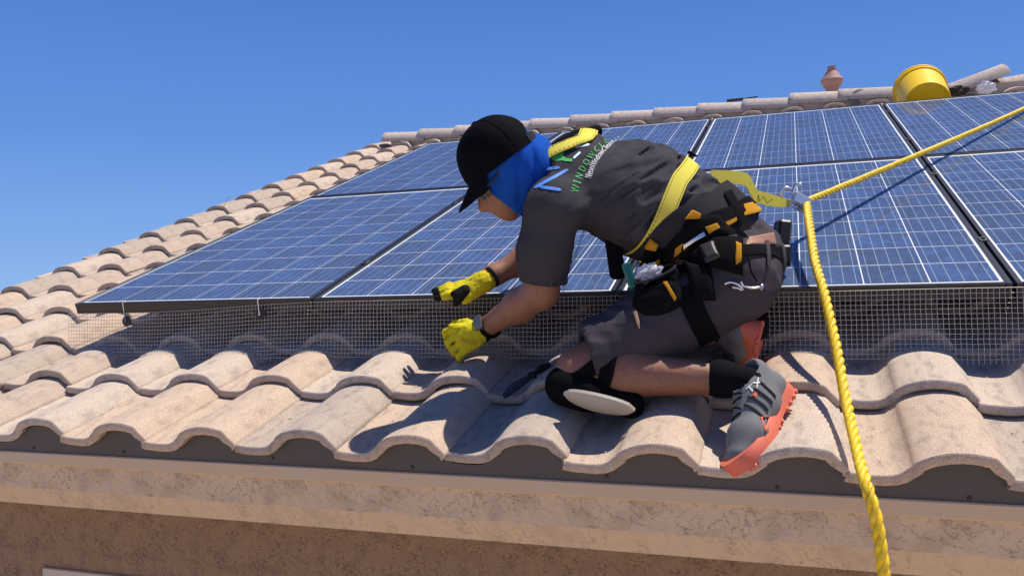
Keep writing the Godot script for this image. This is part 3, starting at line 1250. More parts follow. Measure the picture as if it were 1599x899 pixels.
# flat patch laid on a field inside a pixel outline of four corners (a b c d round the patch)
func patch(st: SurfaceTool, caps: Array, q: Array, lift: float, thick: float, n := 10, k := 0.03) -> void:
	var top := []
	var bot := []
	for j in n + 1:
		var r0 := PackedVector3Array()
		var r1 := PackedVector3Array()
		for i in n + 1:
			var s := i / float(n)
			var t := j / float(n)
			var x := lerpf(lerpf(q[0][0], q[1][0], s), lerpf(q[3][0], q[2][0], s), t)
			var y := lerpf(lerpf(q[0][1], q[1][1], s), lerpf(q[3][1], q[2][1], s), t)
			var p := hit(caps, x, y, k)
			var g := grad(caps, p, k)
			var ed := clampf(minf(minf(s, 1.0 - s), minf(t, 1.0 - t)) * 5.0, 0.0, 1.0)
			r0.append(p + g * (lift + thick * sqrt(1.0 - (1.0 - ed) * (1.0 - ed)) + 0.0004))
			r1.append(p + g * lift)
		top.append(r0)
		bot.append(r1)
	slab(st, top, bot)

# text printed on a field along a bent base line of pixels; letter height in pixels
func print_text(words: String, caps: Array, p0: Vector2, pc: Vector2, p1: Vector2, high: float, high1: float, kk := 0.03) -> ArrayMesh:
	var tm := TextMesh.new()
	var sf := SystemFont.new()
	sf.font_names = PackedStringArray(["Droid Sans"])
	tm.font = sf
	tm.text = words
	tm.font_size = 32
	tm.pixel_size = 0.01
	tm.depth = 0.0
	tm.curve_step = 3.0
	tm.horizontal_alignment = HORIZONTAL_ALIGNMENT_LEFT
	tm.vertical_alignment = VERTICAL_ALIGNMENT_BOTTOM
	var arr := tm.surface_get_arrays(0) if tm.get_surface_count() > 0 else tm.get_mesh_arrays()
	var vs: PackedVector3Array = arr[Mesh.ARRAY_VERTEX]
	var ix: PackedInt32Array = arr[Mesh.ARRAY_INDEX] if arr[Mesh.ARRAY_INDEX] != null else PackedInt32Array()
	var lo := Vector3.ONE * 1e5
	var hi := -lo
	for v in vs:
		lo = lo.min(v)
		hi = hi.max(v)
	var out := PackedVector3Array()
	for v in vs:
		var s := (v.x - lo.x) / (hi.x - lo.x)
		var t := (v.y - lo.y) / (hi.y - lo.y)
		var q := p0.lerp(pc, s).lerp(pc.lerp(p1, s), s)
		var d := (pc - p0).lerp(p1 - pc, s).normalized()
		q += Vector2(d.y, -d.x) * t * lerpf(high, high1, s)
		var p := hit(caps, q.x, q.y, kk)
		out.append(p + grad(caps, p, kk) * 0.0011)
	var st := stool()
	st.set_smooth_group(1)
	if ix.size() > 0:
		for i in ix: st.add_vertex(out[i])
	else:
		for v in out: st.add_vertex(v)
	return done(st)

# ---------------------------------------------------------------- the person
var person: Node3D
var person_at: Vector3
var nzf := FastNoiseLite.new()

func pp(called: String, mesh: Mesh, mat: Material, parent: Node = null) -> MeshInstance3D:
	if parent == null:
		return part(called, mesh, mat, person, Transform3D(Basis(), -person_at))
	return part(called, mesh, mat, parent)

func cloth_mat(col: Color, seed_: int, spread := 0.18, scale := 14.0, rough := 0.95) -> StandardMaterial3D:
	var m := smat(col, rough)
	m.metallic_specular = 0.12
	m.albedo_texture = noise_tex(0.22, [[0.0, Color(1 - spread * 1.6, 1 - spread * 1.6, 1 - spread * 1.6)], [0.5, Color(1 - spread * 0.6, 1 - spread * 0.6, 1 - spread * 0.6)], [1.0, Color(1, 1, 1)]], 256, seed_, 4)
	m.uv1_triplanar = true
	m.uv1_scale = Vector3(scale, scale, scale)
	m.normal_enabled = true
	m.normal_texture = M.weave
	m.normal_scale = 0.35
	return m

# folds of the shirt: long creases running from the waist towards the shoulder blades
func shirt_folds(p: Vector3) -> float:
	var q := p - px(1000, 300, 2.15)
	var x := q.dot(CX)
	var y := q.dot(CY)
	var z := q.dot(CZ)
	# along the creases (down-left to up-right in the picture) the noise is stretched
	var al := x * 0.80 + y * 0.60
	var ac := -x * 0.60 + y * 0.80
	var fade := smoothstep(-0.10, 0.0, x)
	var n := nzf.get_noise_3d(al * 5.5, ac * 21.0, z * 7.0)
	var big := nzf.get_noise_3d(x * 8.0 + 7.0, y * 8.0, z * 8.0)
	return -0.0115 * (exp(-14.0 * n * n) - 0.45) * lerpf(0.2, 1.0, fade) + 0.004 * big

func shorts_folds(p: Vector3) -> float:
	var q := p - px(1100, 480, 2.1)
	var x := q.dot(CX)
	var y := q.dot(CY)
	var z := q.dot(CZ)
	var n := nzf.get_noise_3d((x * 0.9 - y * 0.3) * 5.0 + 3.0, (x * 0.3 + y * 0.9) * 22.0, z * 9.0)
	return -0.006 * (0.4 - absf(n) * 1.5) + 0.003 * nzf.get_noise_3d(x * 9.0, y * 9.0 + 4.0, z * 9.0)

func wrap_line(caps: Array, line: PackedVector3Array, lift: float, back: int, front: int, step := 0.012) -> PackedVector3Array:
	var out := PackedVector3Array(line)
	for i in out.size(): out[i] = settle(caps, out[i], lift)
	for i in front:
		var n := out.size()
		var t := (out[n - 1] - out[n - 2]).normalized()
		out.append(settle(caps, out[n - 1] + t * step, lift))
	out.reverse()
	for i in back:
		var n := out.size()
		var t := (out[n - 1] - out[n - 2]).normalized()
		out.append(settle(caps, out[n - 1] + t * step, lift))
	out.reverse()
	return out

# tapering stroke printed on cloth between two pixels
func stroke(st: SurfaceTool, caps: Array, a: Vector2, b: Vector2, wa: float, wb: float) -> void:
	var d := (b - a).normalized()
	var n := Vector2(-d.y, d.x)
	st.set_smooth_group(1)
	var rows := []
	for i in 11:
		var s := i / 10.0
		var c := a.lerp(b, s)
		var w := lerpf(wa, wb, s) * 0.5 * sqrt(clampf(minf(s, 1.0 - s) * 12.0, 0.15, 1.0))
		var row := PackedVector3Array()
		for j in 3:
			var q := c + n * w * (1 - j)
			var p := hit(caps, q.x, q.y, 0.05)
			row.append(p + grad(caps, p, 0.05) * 0.0011)
		rows.append(row)
	sheet(st, rows)

func build_person() -> void:
	nzf.seed = 17
	nzf.frequency = 1.0
	nzf.fractal_octaves = 2
	M.weave = noise_tex(0.35, [], 256, 71, 3, FastNoiseLite.TYPE_SIMPLEX, 4.0)
	M.skin = smat(lin(0.26, 0.122, 0.074), 0.55)
	M.skin.albedo_texture = noise_tex(0.05, [[0.0, Color(0.86, 0.80, 0.78)], [0.5, Color(1, 1, 1)], [1.0, Color(1, 0.97, 0.95)]], 256, 72, 5)
	M.skin.uv1_triplanar = true
	M.skin.uv1_scale = Vector3(4, 4, 4)
	M.skin.subsurf_scatter_enabled = true
	M.skin.subsurf_scatter_strength = 0.15
	M.shirt = cloth_mat(lin(0.082, 0.083, 0.098), 73, 0.32)
	M.shorts = cloth_mat(lin(0.068, 0.062, 0.074), 74, 0.10)
	M.cap = cloth_mat(lin(0.0055, 0.006, 0.009), 75, 0.1, 20.0, 0.8)
	M.gaiter = cloth_mat(lin(0.012, 0.085, 0.46), 76, 0.1, 14.0, 0.8)
	M.glove = cloth_mat(lin(0.68, 0.60, 0.03), 77, 0.14, 12.0, 0.75)
	M.glove_black = cloth_mat(lin(0.02, 0.02, 0.022), 78, 0.15)
	M.web = cloth_mat(lin(0.80, 0.72, 0.12), 79, 0.16, 25.0, 0.7)
	M.belt = cloth_mat(lin(0.010, 0.010, 0.0115), 80, 0.25, 20.0, 0.85)
	M.belt_grey = cloth_mat(lin(0.045, 0.043, 0.05), 81, 0.2, 20.0)
	M.orange = cloth_mat(lin(0.60, 0.30, 0.03), 82, 0.15, 30.0)
	M.pad = smat(lin(0.36, 0.335, 0.295), 0.5)
	M.print_blue = smat(lin(0.06, 0.22, 0.72), 0.7)
	M.print_green = smat(lin(0.05, 0.42, 0.10), 0.7)
	M.print_white = smat(lin(0.74, 0.76, 0.78), 0.7)
	M.print_pale = smat(lin(0.55, 0.75, 0.90), 0.7)
	M.steel = smat(lin(0.62, 0.63, 0.66), 0.25, 0.9)
	M.lens = smat(lin(0.01, 0.01, 0.012), 0.08)

	# ---- joints, from pixels and depths
	var hipL := px(1146, 440, 2.10)
	var hipR := px(1160, 400, 2.33)
	var kneeL := px(906, 580, 2.075)
	var ankL := px(1128, 592, 1.955)
	var kneeR := at(2.02, -0.135, -0.065)
	var ankR := at(2.36, -0.14, -0.055)
	var S1 := px(862, 330, 2.10)
	var S2 := px(915, 250, 2.40)
	var elL := px(846, 456, 2.17)
	var wrL := px(757, 513, 2.385)
	var elR := px(850, 392, 2.52)
	var wrR := px(770, 431, 2.47)
	var A := (S2 - S1).normalized()
	var pel := px(1145, 416, 2.215)
	var waist := px(1062, 350, 2.225)
	var chest := px(940, 300, 2.24)
	var neck := px(876, 272, 2.25)
	var hF := (CX * -0.80 + CY * -0.585 + CZ * -0.10).normalized()
	var hT := (CX * -0.585 + CY * 0.80 + CZ * 0.12)
	hT = (hT - hF * hT.dot(hF)).normalized()
	var hL := hT.cross(hF)
	var head := px(786, 255, 2.20) - hT * 0.012
	person_at = at(2.15, -0.35, -0.16)
	person = thing("person", "person in dark tee, shorts, black cap and yellow gloves kneeling on the tiles", "person", Transform3D(Basis(), person_at))

	# ---- body: one continuous skin
	var hb := Basis(hL, hT, -hF)
	var sk := [
		ell(head + hT * 0.012 - hF * 0.008, hb, Vector3(0.073, 0.098, 0.092)),
		[head + hF * 0.045 - hT * 0.045, head + hF * 0.058 - hT * 0.095, 0.048, 0.034],
		[head + hF * 0.090 - hT * 0.018, head + hF * 0.114 - hT * 0.052, 0.010, 0.0135],
		[head + hF * 0.082 - hT * 0.079 + hL * 0.016, head + hF * 0.082 - hT * 0.079 - hL * 0.016, 0.011, 0.011],
		[head + hF * 0.070 + hT * 0.008 + hL * 0.03, head + hF * 0.070 + hT * 0.008 - hL * 0.03, 0.022, 0.022],
		[head - hT * 0.06 - hF * 0.02, neck, 0.056, 0.058],
		[S1, S2, 0.052, 0.052],
		flat(neck.lerp(chest, 0.4), waist, 0.10, 0.098, A, 1.35),
		flat(waist, pel, 0.098, 0.108, A, 1.35),
		[S1, elL, 0.049, 0.042],
		[elL, elL.lerp(wrL, 0.35), 0.042, 0.043],
		[elL.lerp(wrL, 0.35), wrL, 0.043, 0.027],
		[S2, elR, 0.049, 0.040],
		[elR, elR.lerp(wrR, 0.35), 0.040, 0.043],
		[elR.lerp(wrR, 0.35), wrR, 0.043, 0.028],
		[wrL, px(735, 524, 2.375), 0.027, 0.025],
		[wrR, px(742, 446, 2.46), 0.028, 0.025],
		[hipL, kneeL, 0.084, 0.056],
		[hipR, kneeR, 0.084, 0.056],
		[kneeL, kneeL.lerp(ankL, 0.35), 0.055, 0.056],
		[kneeL.lerp(ankL, 0.35), ankL, 0.056, 0.036],
		[kneeR, kneeR.lerp(ankR, 0.35), 0.052, 0.055],
		[kneeR.lerp(ankR, 0.35), ankR, 0.055, 0.036],
	]
	pp("body", body_mesh(sk, 0.0095, {"k": 0.03}), M.skin)

	# ---- shirt
	var trunk := [
		flat(px(905, 284, 2.245), px(1005, 308, 2.235), 0.108, 0.122, A, 1.42),
		flat(px(1005, 308, 2.235), px(1090, 352, 2.225), 0.122, 0.116, A, 1.40),
		[S1 + A * 0.02, S2 - A * 0.01, 0.066, 0.070],
		[neck.lerp(chest, 0.25), neck, 0.075, 0.066],
		[S1, px(850, 392, 2.135), 0.062, 0.061],
		[px(850, 392, 2.135), px(846, 485, 2.195), 0.061, 0.066],
		[S2, elR, 0.066, 0.060],
	]
	var hem_n := (elL - S1).normalized()
	hem_n = (hem_n + CY * -0.25).normalized()
	var hem_p := px(847, 439, 2.155)
	var hemR := S2.lerp(elR, 0.72)
	pp("shirt", body_mesh(trunk, 0.006, {"k": 0.05, "disp": shirt_folds, "reach": 0.01, "cuts": [[neck + (neck - chest).normalized() * 0.015, (neck - chest).normalized(), 0.14], [hem_p, hem_n, 0.17], [hemR, (elR - S2).normalized(), 0.12]], "minus": [[elL.lerp(S1, 0.2), wrL.lerp(elL, 0.6), 0.055, 0.06], [elR.lerp(S2, 0.2), wrR.lerp(elR, 0.6), 0.05, 0.055]]}), M.shirt)

	# ---- shorts
	var shc := [
		flat(px(1122, 384, 2.22), px(1152, 418, 2.215), 0.118, 0.122, A, 1.36),
		[hipL, px(1020, 510, 2.085), 0.110, 0.088],
		[px(1020, 510, 2.085), px(880, 578, 2.07), 0.088, 0.086],
		[hipR, kneeR.lerp(hipR, 0.3), 0.105, 0.088],
	]
	var hemS := px(917, 553, 2.07)
	var shn := (px(900, 566, 2.07) - px(1020, 512, 2.085)).normalized()
	shn = (shn + CX * -0.25 + CY * 0.10).normalized()
	var topS := px(1112, 372, 2.20)
	pp("shorts", body_mesh(shc, 0.0085, {"k": 0.05, "disp": shorts_folds, "reach": 0.01, "cuts": [[hemS, shn, 0.16], [topS, (waist - pel).normalized(), 0.2]], "minus": [[kneeL + (kneeL - hipL).normalized() * 0.08, kneeL.lerp(hipL, 0.16), 0.074, 0.074]]}), M.shorts)

	# ---- prints on the shirt
	fold_now = true
	var st := stool()
	for q in [[847, 265, 875, 262, 4.6], [835, 294, 888, 265, 4.6], [843, 292, 877, 297, 4.8]]:
		stroke(st, trunk, Vector2(q[0], q[1]), Vector2(q[2], q[3]), q[4], q[4] * 0.95)
	pp("print", done(st), M.print_blue)
	st = stool()
	stroke(st, trunk, Vector2(853, 253), Vector2(881, 239), 3.5, 3.0)
	stroke(st, trunk, Vector2(864, 249), Vector2(882, 248), 7.0, 6.0)
	stroke(st, trunk, Vector2(876, 243), Vector2(884, 251), 6.0, 5.0)
	stroke(st, trunk, Vector2(880, 250), Vector2(895, 251), 4.5, 4.5)
	pp("print", done(st), M.print_green)
	st = stool()
	stroke(st, trunk, Vector2(896, 248), Vector2(907, 238), 3.5, 3.2)
	stroke(st, trunk, Vector2(857, 249), Vector2(864, 242), 2.5, 2.5)
	stroke(st, trunk, Vector2(899, 231), Vector2(921, 226), 3.5, 3.0)
	pp("print", done(st), M.print_pale)
	pp("lettering", print_text("W I N D O W C L E", trunk, Vector2(903, 302), Vector2(913, 252), Vector2(951, 222), 12.0, 8.0, 0.05), M.print_green)
	pp("lettering", print_text("NeonWindowClean.co", trunk, Vector2(924, 279), Vector2(932, 243), Vector2(969, 216), 11.0, 6.0, 0.05), M.print_white)

	# ---- cap, neck gaiter, glasses
	fold_now = false
	build_headwear(head, hF, hT, hL, neck, sk)
	fold_now = true

	# ---- harness webbing
	fold_now = false
	st = stool()
	var l1 := wrap_line(trunk, pline(trunk, [[1037, 338], [1048, 310], [1062, 280], [1075, 250]], 0.01, 0.05), 0.0, 16, 14, 0.01)
	band(st, trunk, l1, 0.043, 0.006, 0.004, 0.05)
	var hs1 := pp("harness_strap", done(st), M.web)
	stitch(hs1, trunk, l1, 0.017)
	st = stool()
	var l2 := wrap_line(trunk, pline(trunk, [[868, 241], [890, 230], [915, 219], [945, 213], [965, 213]], 0.01), 0.0, 8, 22, 0.01)
	band(st, trunk, l2, 0.042, 0.006, 0.004, 0.05)
	var hs2 := pp("harness_strap", done(st), M.web)
	stitch(hs2, trunk, l2, 0.0165)
	st = stool()
	var l3 := wrap_line(trunk, pline(trunk, [[940, 379], [955, 381], [968, 386]], 0.01), 0.0, 2, 2, 0.01)
	band(st, trunk, l3, 0.03, 0.006, 0.004, 0.05)
	pp("harness_strap", done(st), M.web)
	fold_now = false
	# strap clip where the webbing crosses the spine, far shoulder pad
	st = stool()
	cbox(st, Vector3(-0.03, -0.008, -0.012), Vector3(0.03, 0.008, 0.012), 0.004, Transform3D(Basis(CX, CY, CZ) * Basis(Vector3(0, 0, 1), -0.55), hit(trunk, 1083, 246) + CY * 0.012))
	pp("buckle", done(st), M.belt)
	st = stool()
	tube(st, resample([px(861, 237, 2.3), px(880, 222, 2.33), px(900, 213, 2.37), px(935, 204, 2.42)], 0.01), 0.017, 10)
	pp("shoulder_pad", done(st), M.belt)

	# ---- tool belt
	var hold := trunk + shc
	st = stool()
	var bl := wrap_line(hold, pline(hold, [[1012, 398], [1045, 370], [1085, 346], [1130, 326], [1170, 317], [1188, 318]], 0.012), 0.0, 6, 14)
	band(st, hold, bl, 0.098, 0.004, 0.012, 0.03, 6)
	var tb := pp("tool_belt", done(st), M.belt_grey)
	st = stool()
	var bl2 := wrap_line(hold, pline(hold, [[1030, 398], [1060, 372], [1100, 352], [1140, 337], [1175, 329], [1192, 328]], 0.012), 0.0, 4, 12)
	band(st, hold, bl2, 0.030, 0.0165, 0.004, 0.03, 2)
	pp("webbing", done(st), M.belt, tb)
	for q in [[[1118, 352], [1142, 333], [1150, 346], [1126, 366]], [[1148, 327], [1192, 318], [1197, 334], [1154, 344]], [[1147, 330], [1148, 330], [1149, 331], [1148, 331]]]:
		st = stool()
		patch(st, hold, q, 0.021, 0.002)
		pp("reflective_patch", done(st), M.orange, tb)
	st = stool()
	patch(st, hold, [[1124, 310], [1136, 306], [1168, 370], [1156, 374]], 0.0225, 0.003)
	pp("strap", done(st), M.belt, tb)
	# trousers belt and a strip of skin above it
	st = stool()
	var bl3 := wrap_line(hold, pline(hold, [[1110, 408], [1150, 396], [1190, 392], [1220, 398]], 0.012), 0.0, 8, 14)
	band(st, hold, bl3, 0.032, 0.004, 0.005, 0.03, 3)
	pp("waist_belt", done(st), M.belt)
	for q in [[[1193, 378], [1198, 378], [1201, 416], [1196, 417]], [[1217, 381], [1221, 383], [1224, 418], [1220, 418]]]:
		st = stool()
		patch(st, hold, q, 0.008, 0.004, 4)
		pp("belt_loop", done(st), M.shorts)
	st = stool()
	patch(st, hold, [[1166, 372], [1208, 364], [1212, 382], [1166, 384]], 0.003, 0.003)
	pp("bare_waist", done(st), M.skin)
	build_pouches(hold, tb)

	# ---- knee pad
	var kp := [
		[px(884, 606, 2.055), px(985, 632, 1.995), 0.040, 0.034],
		[px(880, 600, 2.06), px(915, 612, 2.02), 0.042, 0.044],
	]
	var pad := pp("knee_pad", body_mesh(kp, 0.006, {"k": 0.03, "minus": [[kneeL, ankL, 0.052, 0.05]]}), M.belt)
	st = stool()
	var ktop := []
	var kbot := []
	var kc := px(936, 627, 1.955)
	var ku := (px(993, 645, 1.935) - px(882, 619, 1.975)).normalized()
	var kn := (CZ * 0.62 - CY * 0.75 - CX * 0.1).normalized()
	kn = (kn - ku * kn.dot(ku)).normalized()
	var kv := kn.cross(ku)
	for j in 9:
		var r0 := PackedVector3Array()
		var r1 := PackedVector3Array()
		for i in 13:
			var s := lerpf(-1, 1, i / 12.0)
			var t := lerpf(-1, 1, j / 8.0)
			var el := sqrt(maxf(0.0, 1.0 - s * s))
			var q := ku * s * 0.086 + kv * t * el * 0.036 + kn * (0.016 * (1.0 - s * s) * (1.0 - t * t * 0.7))
			r0.append(kc + q + kn * 0.004)
			r1.append(kc + q - kn * 0.004)
		ktop.append(r0)
		kbot.append(r1)
	slab(st, ktop, kbot)
	pp("hard_cap", done(st), M.pad, pad)
	# straps round the calf and above the knee
	var legc := [sk[19], sk[20], sk[17]]
	for q in [[[952, 566], [948, 585], [942, 606]], [[926, 575], [905, 590], [880, 598]]]:
		st = stool()
		var ln := wrap_line(legc, pline(legc, q, 0.008), 0.0, 6, 5, 0.01)
		band(st, legc, ln, 0.034, 0.001, 0.004)
		pp("strap", done(st), M.belt, pad)
	# thigh strap of the harness
	st = stool()
	var hl := wrap_line(hold, pline(hold, [[1072, 455], [1083, 480], [1094, 505], [1108, 530]], 0.01), 0.0, 1, 3, 0.01)
	band(st, hold, hl, 0.052, 0.003, 0.004)
	pp("leg_strap", done(st), M.belt)

	build_shoes(ankL, ankR)
	build_gloves(wrL, wrR, sk)

# rows of stitches along both edges of a strap
func stitch(strap: Node, caps: Array, line: PackedVector3Array, off: float) -> void:
	var st := stool()
	for sd in [-1.0, 1.0]:
		for i in line.size() - 1:
			var t := (line[i + 1] - line[i]).normalized()
			var s := t.cross(grad(caps, line[i], 0.05)).normalized()
			var a := settle(caps, line[i] + s * off * sd, 0.0104, 0.05)
			var b := settle(caps, line[i].lerp(line[i + 1], 0.6) + s * off * sd, 0.0104, 0.05)
			tube(st, PackedVector3Array([a, b]), 0.0007, 4)
	var o := pp("stitching", done(st), M.belt, strap)
	o.set_meta("kind", "stuff")

func build_headwear(head: Vector3, hF: Vector3, hT: Vector3, hL: Vector3, neck: Vector3, sk: Array) -> void:
	var hb := Basis(hL, hT, -hF)
	# gaiter: skull and neck a little larger, open in front of the face
	var gc := [
		ell(head + hT * 0.004 - hF * 0.010, hb, Vector3(0.081, 0.098, 0.095)),
		[head + hF * 0.035 - hT * 0.05, head + hF * 0.040 - hT * 0.095, 0.056, 0.046],
		[head - hT * 0.05 - hF * 0.025, neck.lerp(head, 0.22), 0.070, 0.056],
		[head - hT * 0.03 - hF * 0.05, px(836, 236, 2.26), 0.058, 0.044],
	]
	var fold := func(p: Vector3) -> float:
		var q := p - head
		var a := q.dot(hF) * 0.5 - q.dot(hT) * 0.85
		var b := q.dot(hF) * 0.85 + q.dot(hT) * 0.5
		return -0.009 * (0.55 - 1.2 * absf(nzf.get_noise_3d(b * 20.0, a * 4.0, q.dot(hL) * 6.0)))
	var face := (hF * 0.963 - hT * 0.27).normalized()
	pp("neck_gaiter", body_mesh(gc, 0.006, {"k": 0.03, "disp": fold, "reach": 0.01, "cuts": [[head + hF * 0.074 - hT * 0.02, face]], "minus": [[head + hF * 0.085 - hT * 0.02, head + hF * 0.080 - hT * 0.07, 0.046, 0.044]]}), M.gaiter)
	# cap crown: a dome cut straight at the bottom with an arch at the back
	var st := stool()
	var outer := []
	var inner := []
	var base := head + hT * 0.012
	var N := 48
	for j in 15:
		var ro := PackedVector3Array()
		var ri := PackedVector3Array()
		for i in N:
			var th := TAU * i / N        # 0 = front
			var back := smoothstep(PI * 0.80, PI, absf(th - PI) * -1.0 + PI)
			var low := 0.0
			# the arch over the strap
			var da := absf(wrapf(th - PI, -PI, PI))
			if da < 0.50: low = 0.052 * sqrt(maxf(0.0, 1.0 - pow(da / 0.50, 2.0)))
			var s := 1.0 - j / 14.0
			var h := lerpf(low, 0.128, sin((1.0 - s) * PI * 0.5)) if j < 14 else 0.128
			var hh := h / 0.128
			var rr := sqrt(maxf(0.0, 1.0 - pow(hh, 2.6)))
			var seam := 1.0 - 0.012 * pow(absf(cos(th * 3.0)), 40.0)
			var wob := 1.0 + 0.02 * nzf.get_noise_3d(cos(th) * 2.0, sin(th) * 2.0, hh * 3.0)
			var front := cos(th)
			var rx := 0.094 * rr * seam * wob
			var rz := (0.111 if front > 0.0 else 0.108) * rr * seam * wob
			var p := base + hT * h + hF * (front * rz) + hL * (sin(th) * rx)
			ro.append(p)
			ri.append(base + hT * (h - (0.003 if j > 0 else 0.0)) + hF * front * maxf(rz - 0.003, 0.0) + hL * sin(th) * maxf(rx - 0.003, 0.0))
		outer.append(ro)
		inner.append(ri)
	st.set_smooth_group(1)
	sheet(st, outer, true)
	st.set_smooth_group(2)
	var iv := inner.duplicate()
	iv.reverse()
	sheet(st, iv, true)
	sheet(st, [inner[0], outer[0]], true)
	var cap := pp("cap", done(st), M.cap)
	# button, eyelets
	st = stool()
	lathe(st, [[0.008, 0.0], [0.007, 0.004], [0.0, 0.0055]], 12, Transform3D(Basis(hL, hT, -hF), base + hT * 0.127))
	pp("button", done(st), M.cap, cap)
	# seams between the six panels of the crown
	for i in 3:
		st = stool()
		var ln := PackedVector3Array()
		for j in 25:
			var col := (i * 8) % 48 if j < 13 else (i * 8 + 24) % 48
			var row := j if j < 13 else 25 - j
			var o: Vector3 = outer[clampi(row + 1, 1, 14)][col]
			ln.append(o + (o - base - hT * 0.03).normalized() * 0.0004)
		tube(st, ln, 0.0011, 5)
		pp("seam", done(st), M.cap, cap)
	# brim, bent down at the sides
	st = stool()
	var top := []
	var bot := []
	var bd := (hF * 0.86 - hT * 0.51).normalized()
	for j in 9:
		var r0 := PackedVector3Array()
		var r1 := PackedVector3Array()
		for i in 17:
			var th := lerpf(-1.12, 1.12, i / 16.0)
			var root := base + hF * cos(th) * 0.109 + hL * sin(th) * 0.093 + hT * 0.004
			var reach := 0.074 * pow(maxf(0.0, cos(th * 1.25)), 0.55) * (j / 8.0)
			var sag := hT * (-0.020 * pow(sin(th), 2.0) * (j / 8.0))
			var q := root + bd * reach + sag
			r0.append(q + hT * 0.0018)
			r1.append(q - hT * 0.0018)
		top.append(r0)
		bot.append(r1)
	for r in [top, bot]:
		for q in r: q.reverse()
	slab(st, bot, top)
	pp("brim", done(st), M.cap, cap)
	# strap across the arch at the back
	st = stool()
	top = []
	bot = []
	for i in 13:
		var th := PI + lerpf(-0.62, 0.62, i / 12.0)
		var r0 := PackedVector3Array()
		var r1 := PackedVector3Array()
		for j in 3:
			var h := 0.002 + 0.011 * j
			r0.append(base + hF * cos(th) * 0.112 + hL * sin(th) * 0.093 + hT * h)
			r1.append(base + hF * cos(th) * 0.108 + hL * sin(th) * 0.089 + hT * h)
		top.append(r0)
		bot.append(r1)
	slab(st, top, bot)
	pp("snap_strap", done(st), M.belt_grey, cap)
	# sunglasses: wraparound lens and an arm
	st = stool()
	top = []
	bot = []
	for i in 17:
		var th := lerpf(-1.15, 1.15, i / 16.0)
		var r0 := PackedVector3Array()
		var r1 := PackedVector3Array()
		for j in 3:
			var h := lerpf(-0.036, -0.004, j / 2.0)
			r0.append(head + hF * (cos(th) * 0.062 + 0.042) + hL * sin(th) * 0.076 + hT * h)
			r1.append(head + hF * (cos(th) * 0.059 + 0.042) + hL * sin(th) * 0.073 + hT * h)
		r0.reverse()
		r1.reverse()
		top.append(r0)
		bot.append(r1)
	slab(st, top, bot)
	var gl := pp("sunglasses", done(st), M.lens)
	for s in [-1.0, 1.0]:
		st = stool()
		tube(st, PackedVector3Array([head + hF * 0.067 + hL * 0.071 * s - hT * 0.012, head + hF * 0.03 + hL * 0.075 * s - hT * 0.004, head - hF * 0.03 + hL * 0.076 * s + hT * 0.004]), 0.003, 6)
		pp("temple", done(st), M.lens, gl)

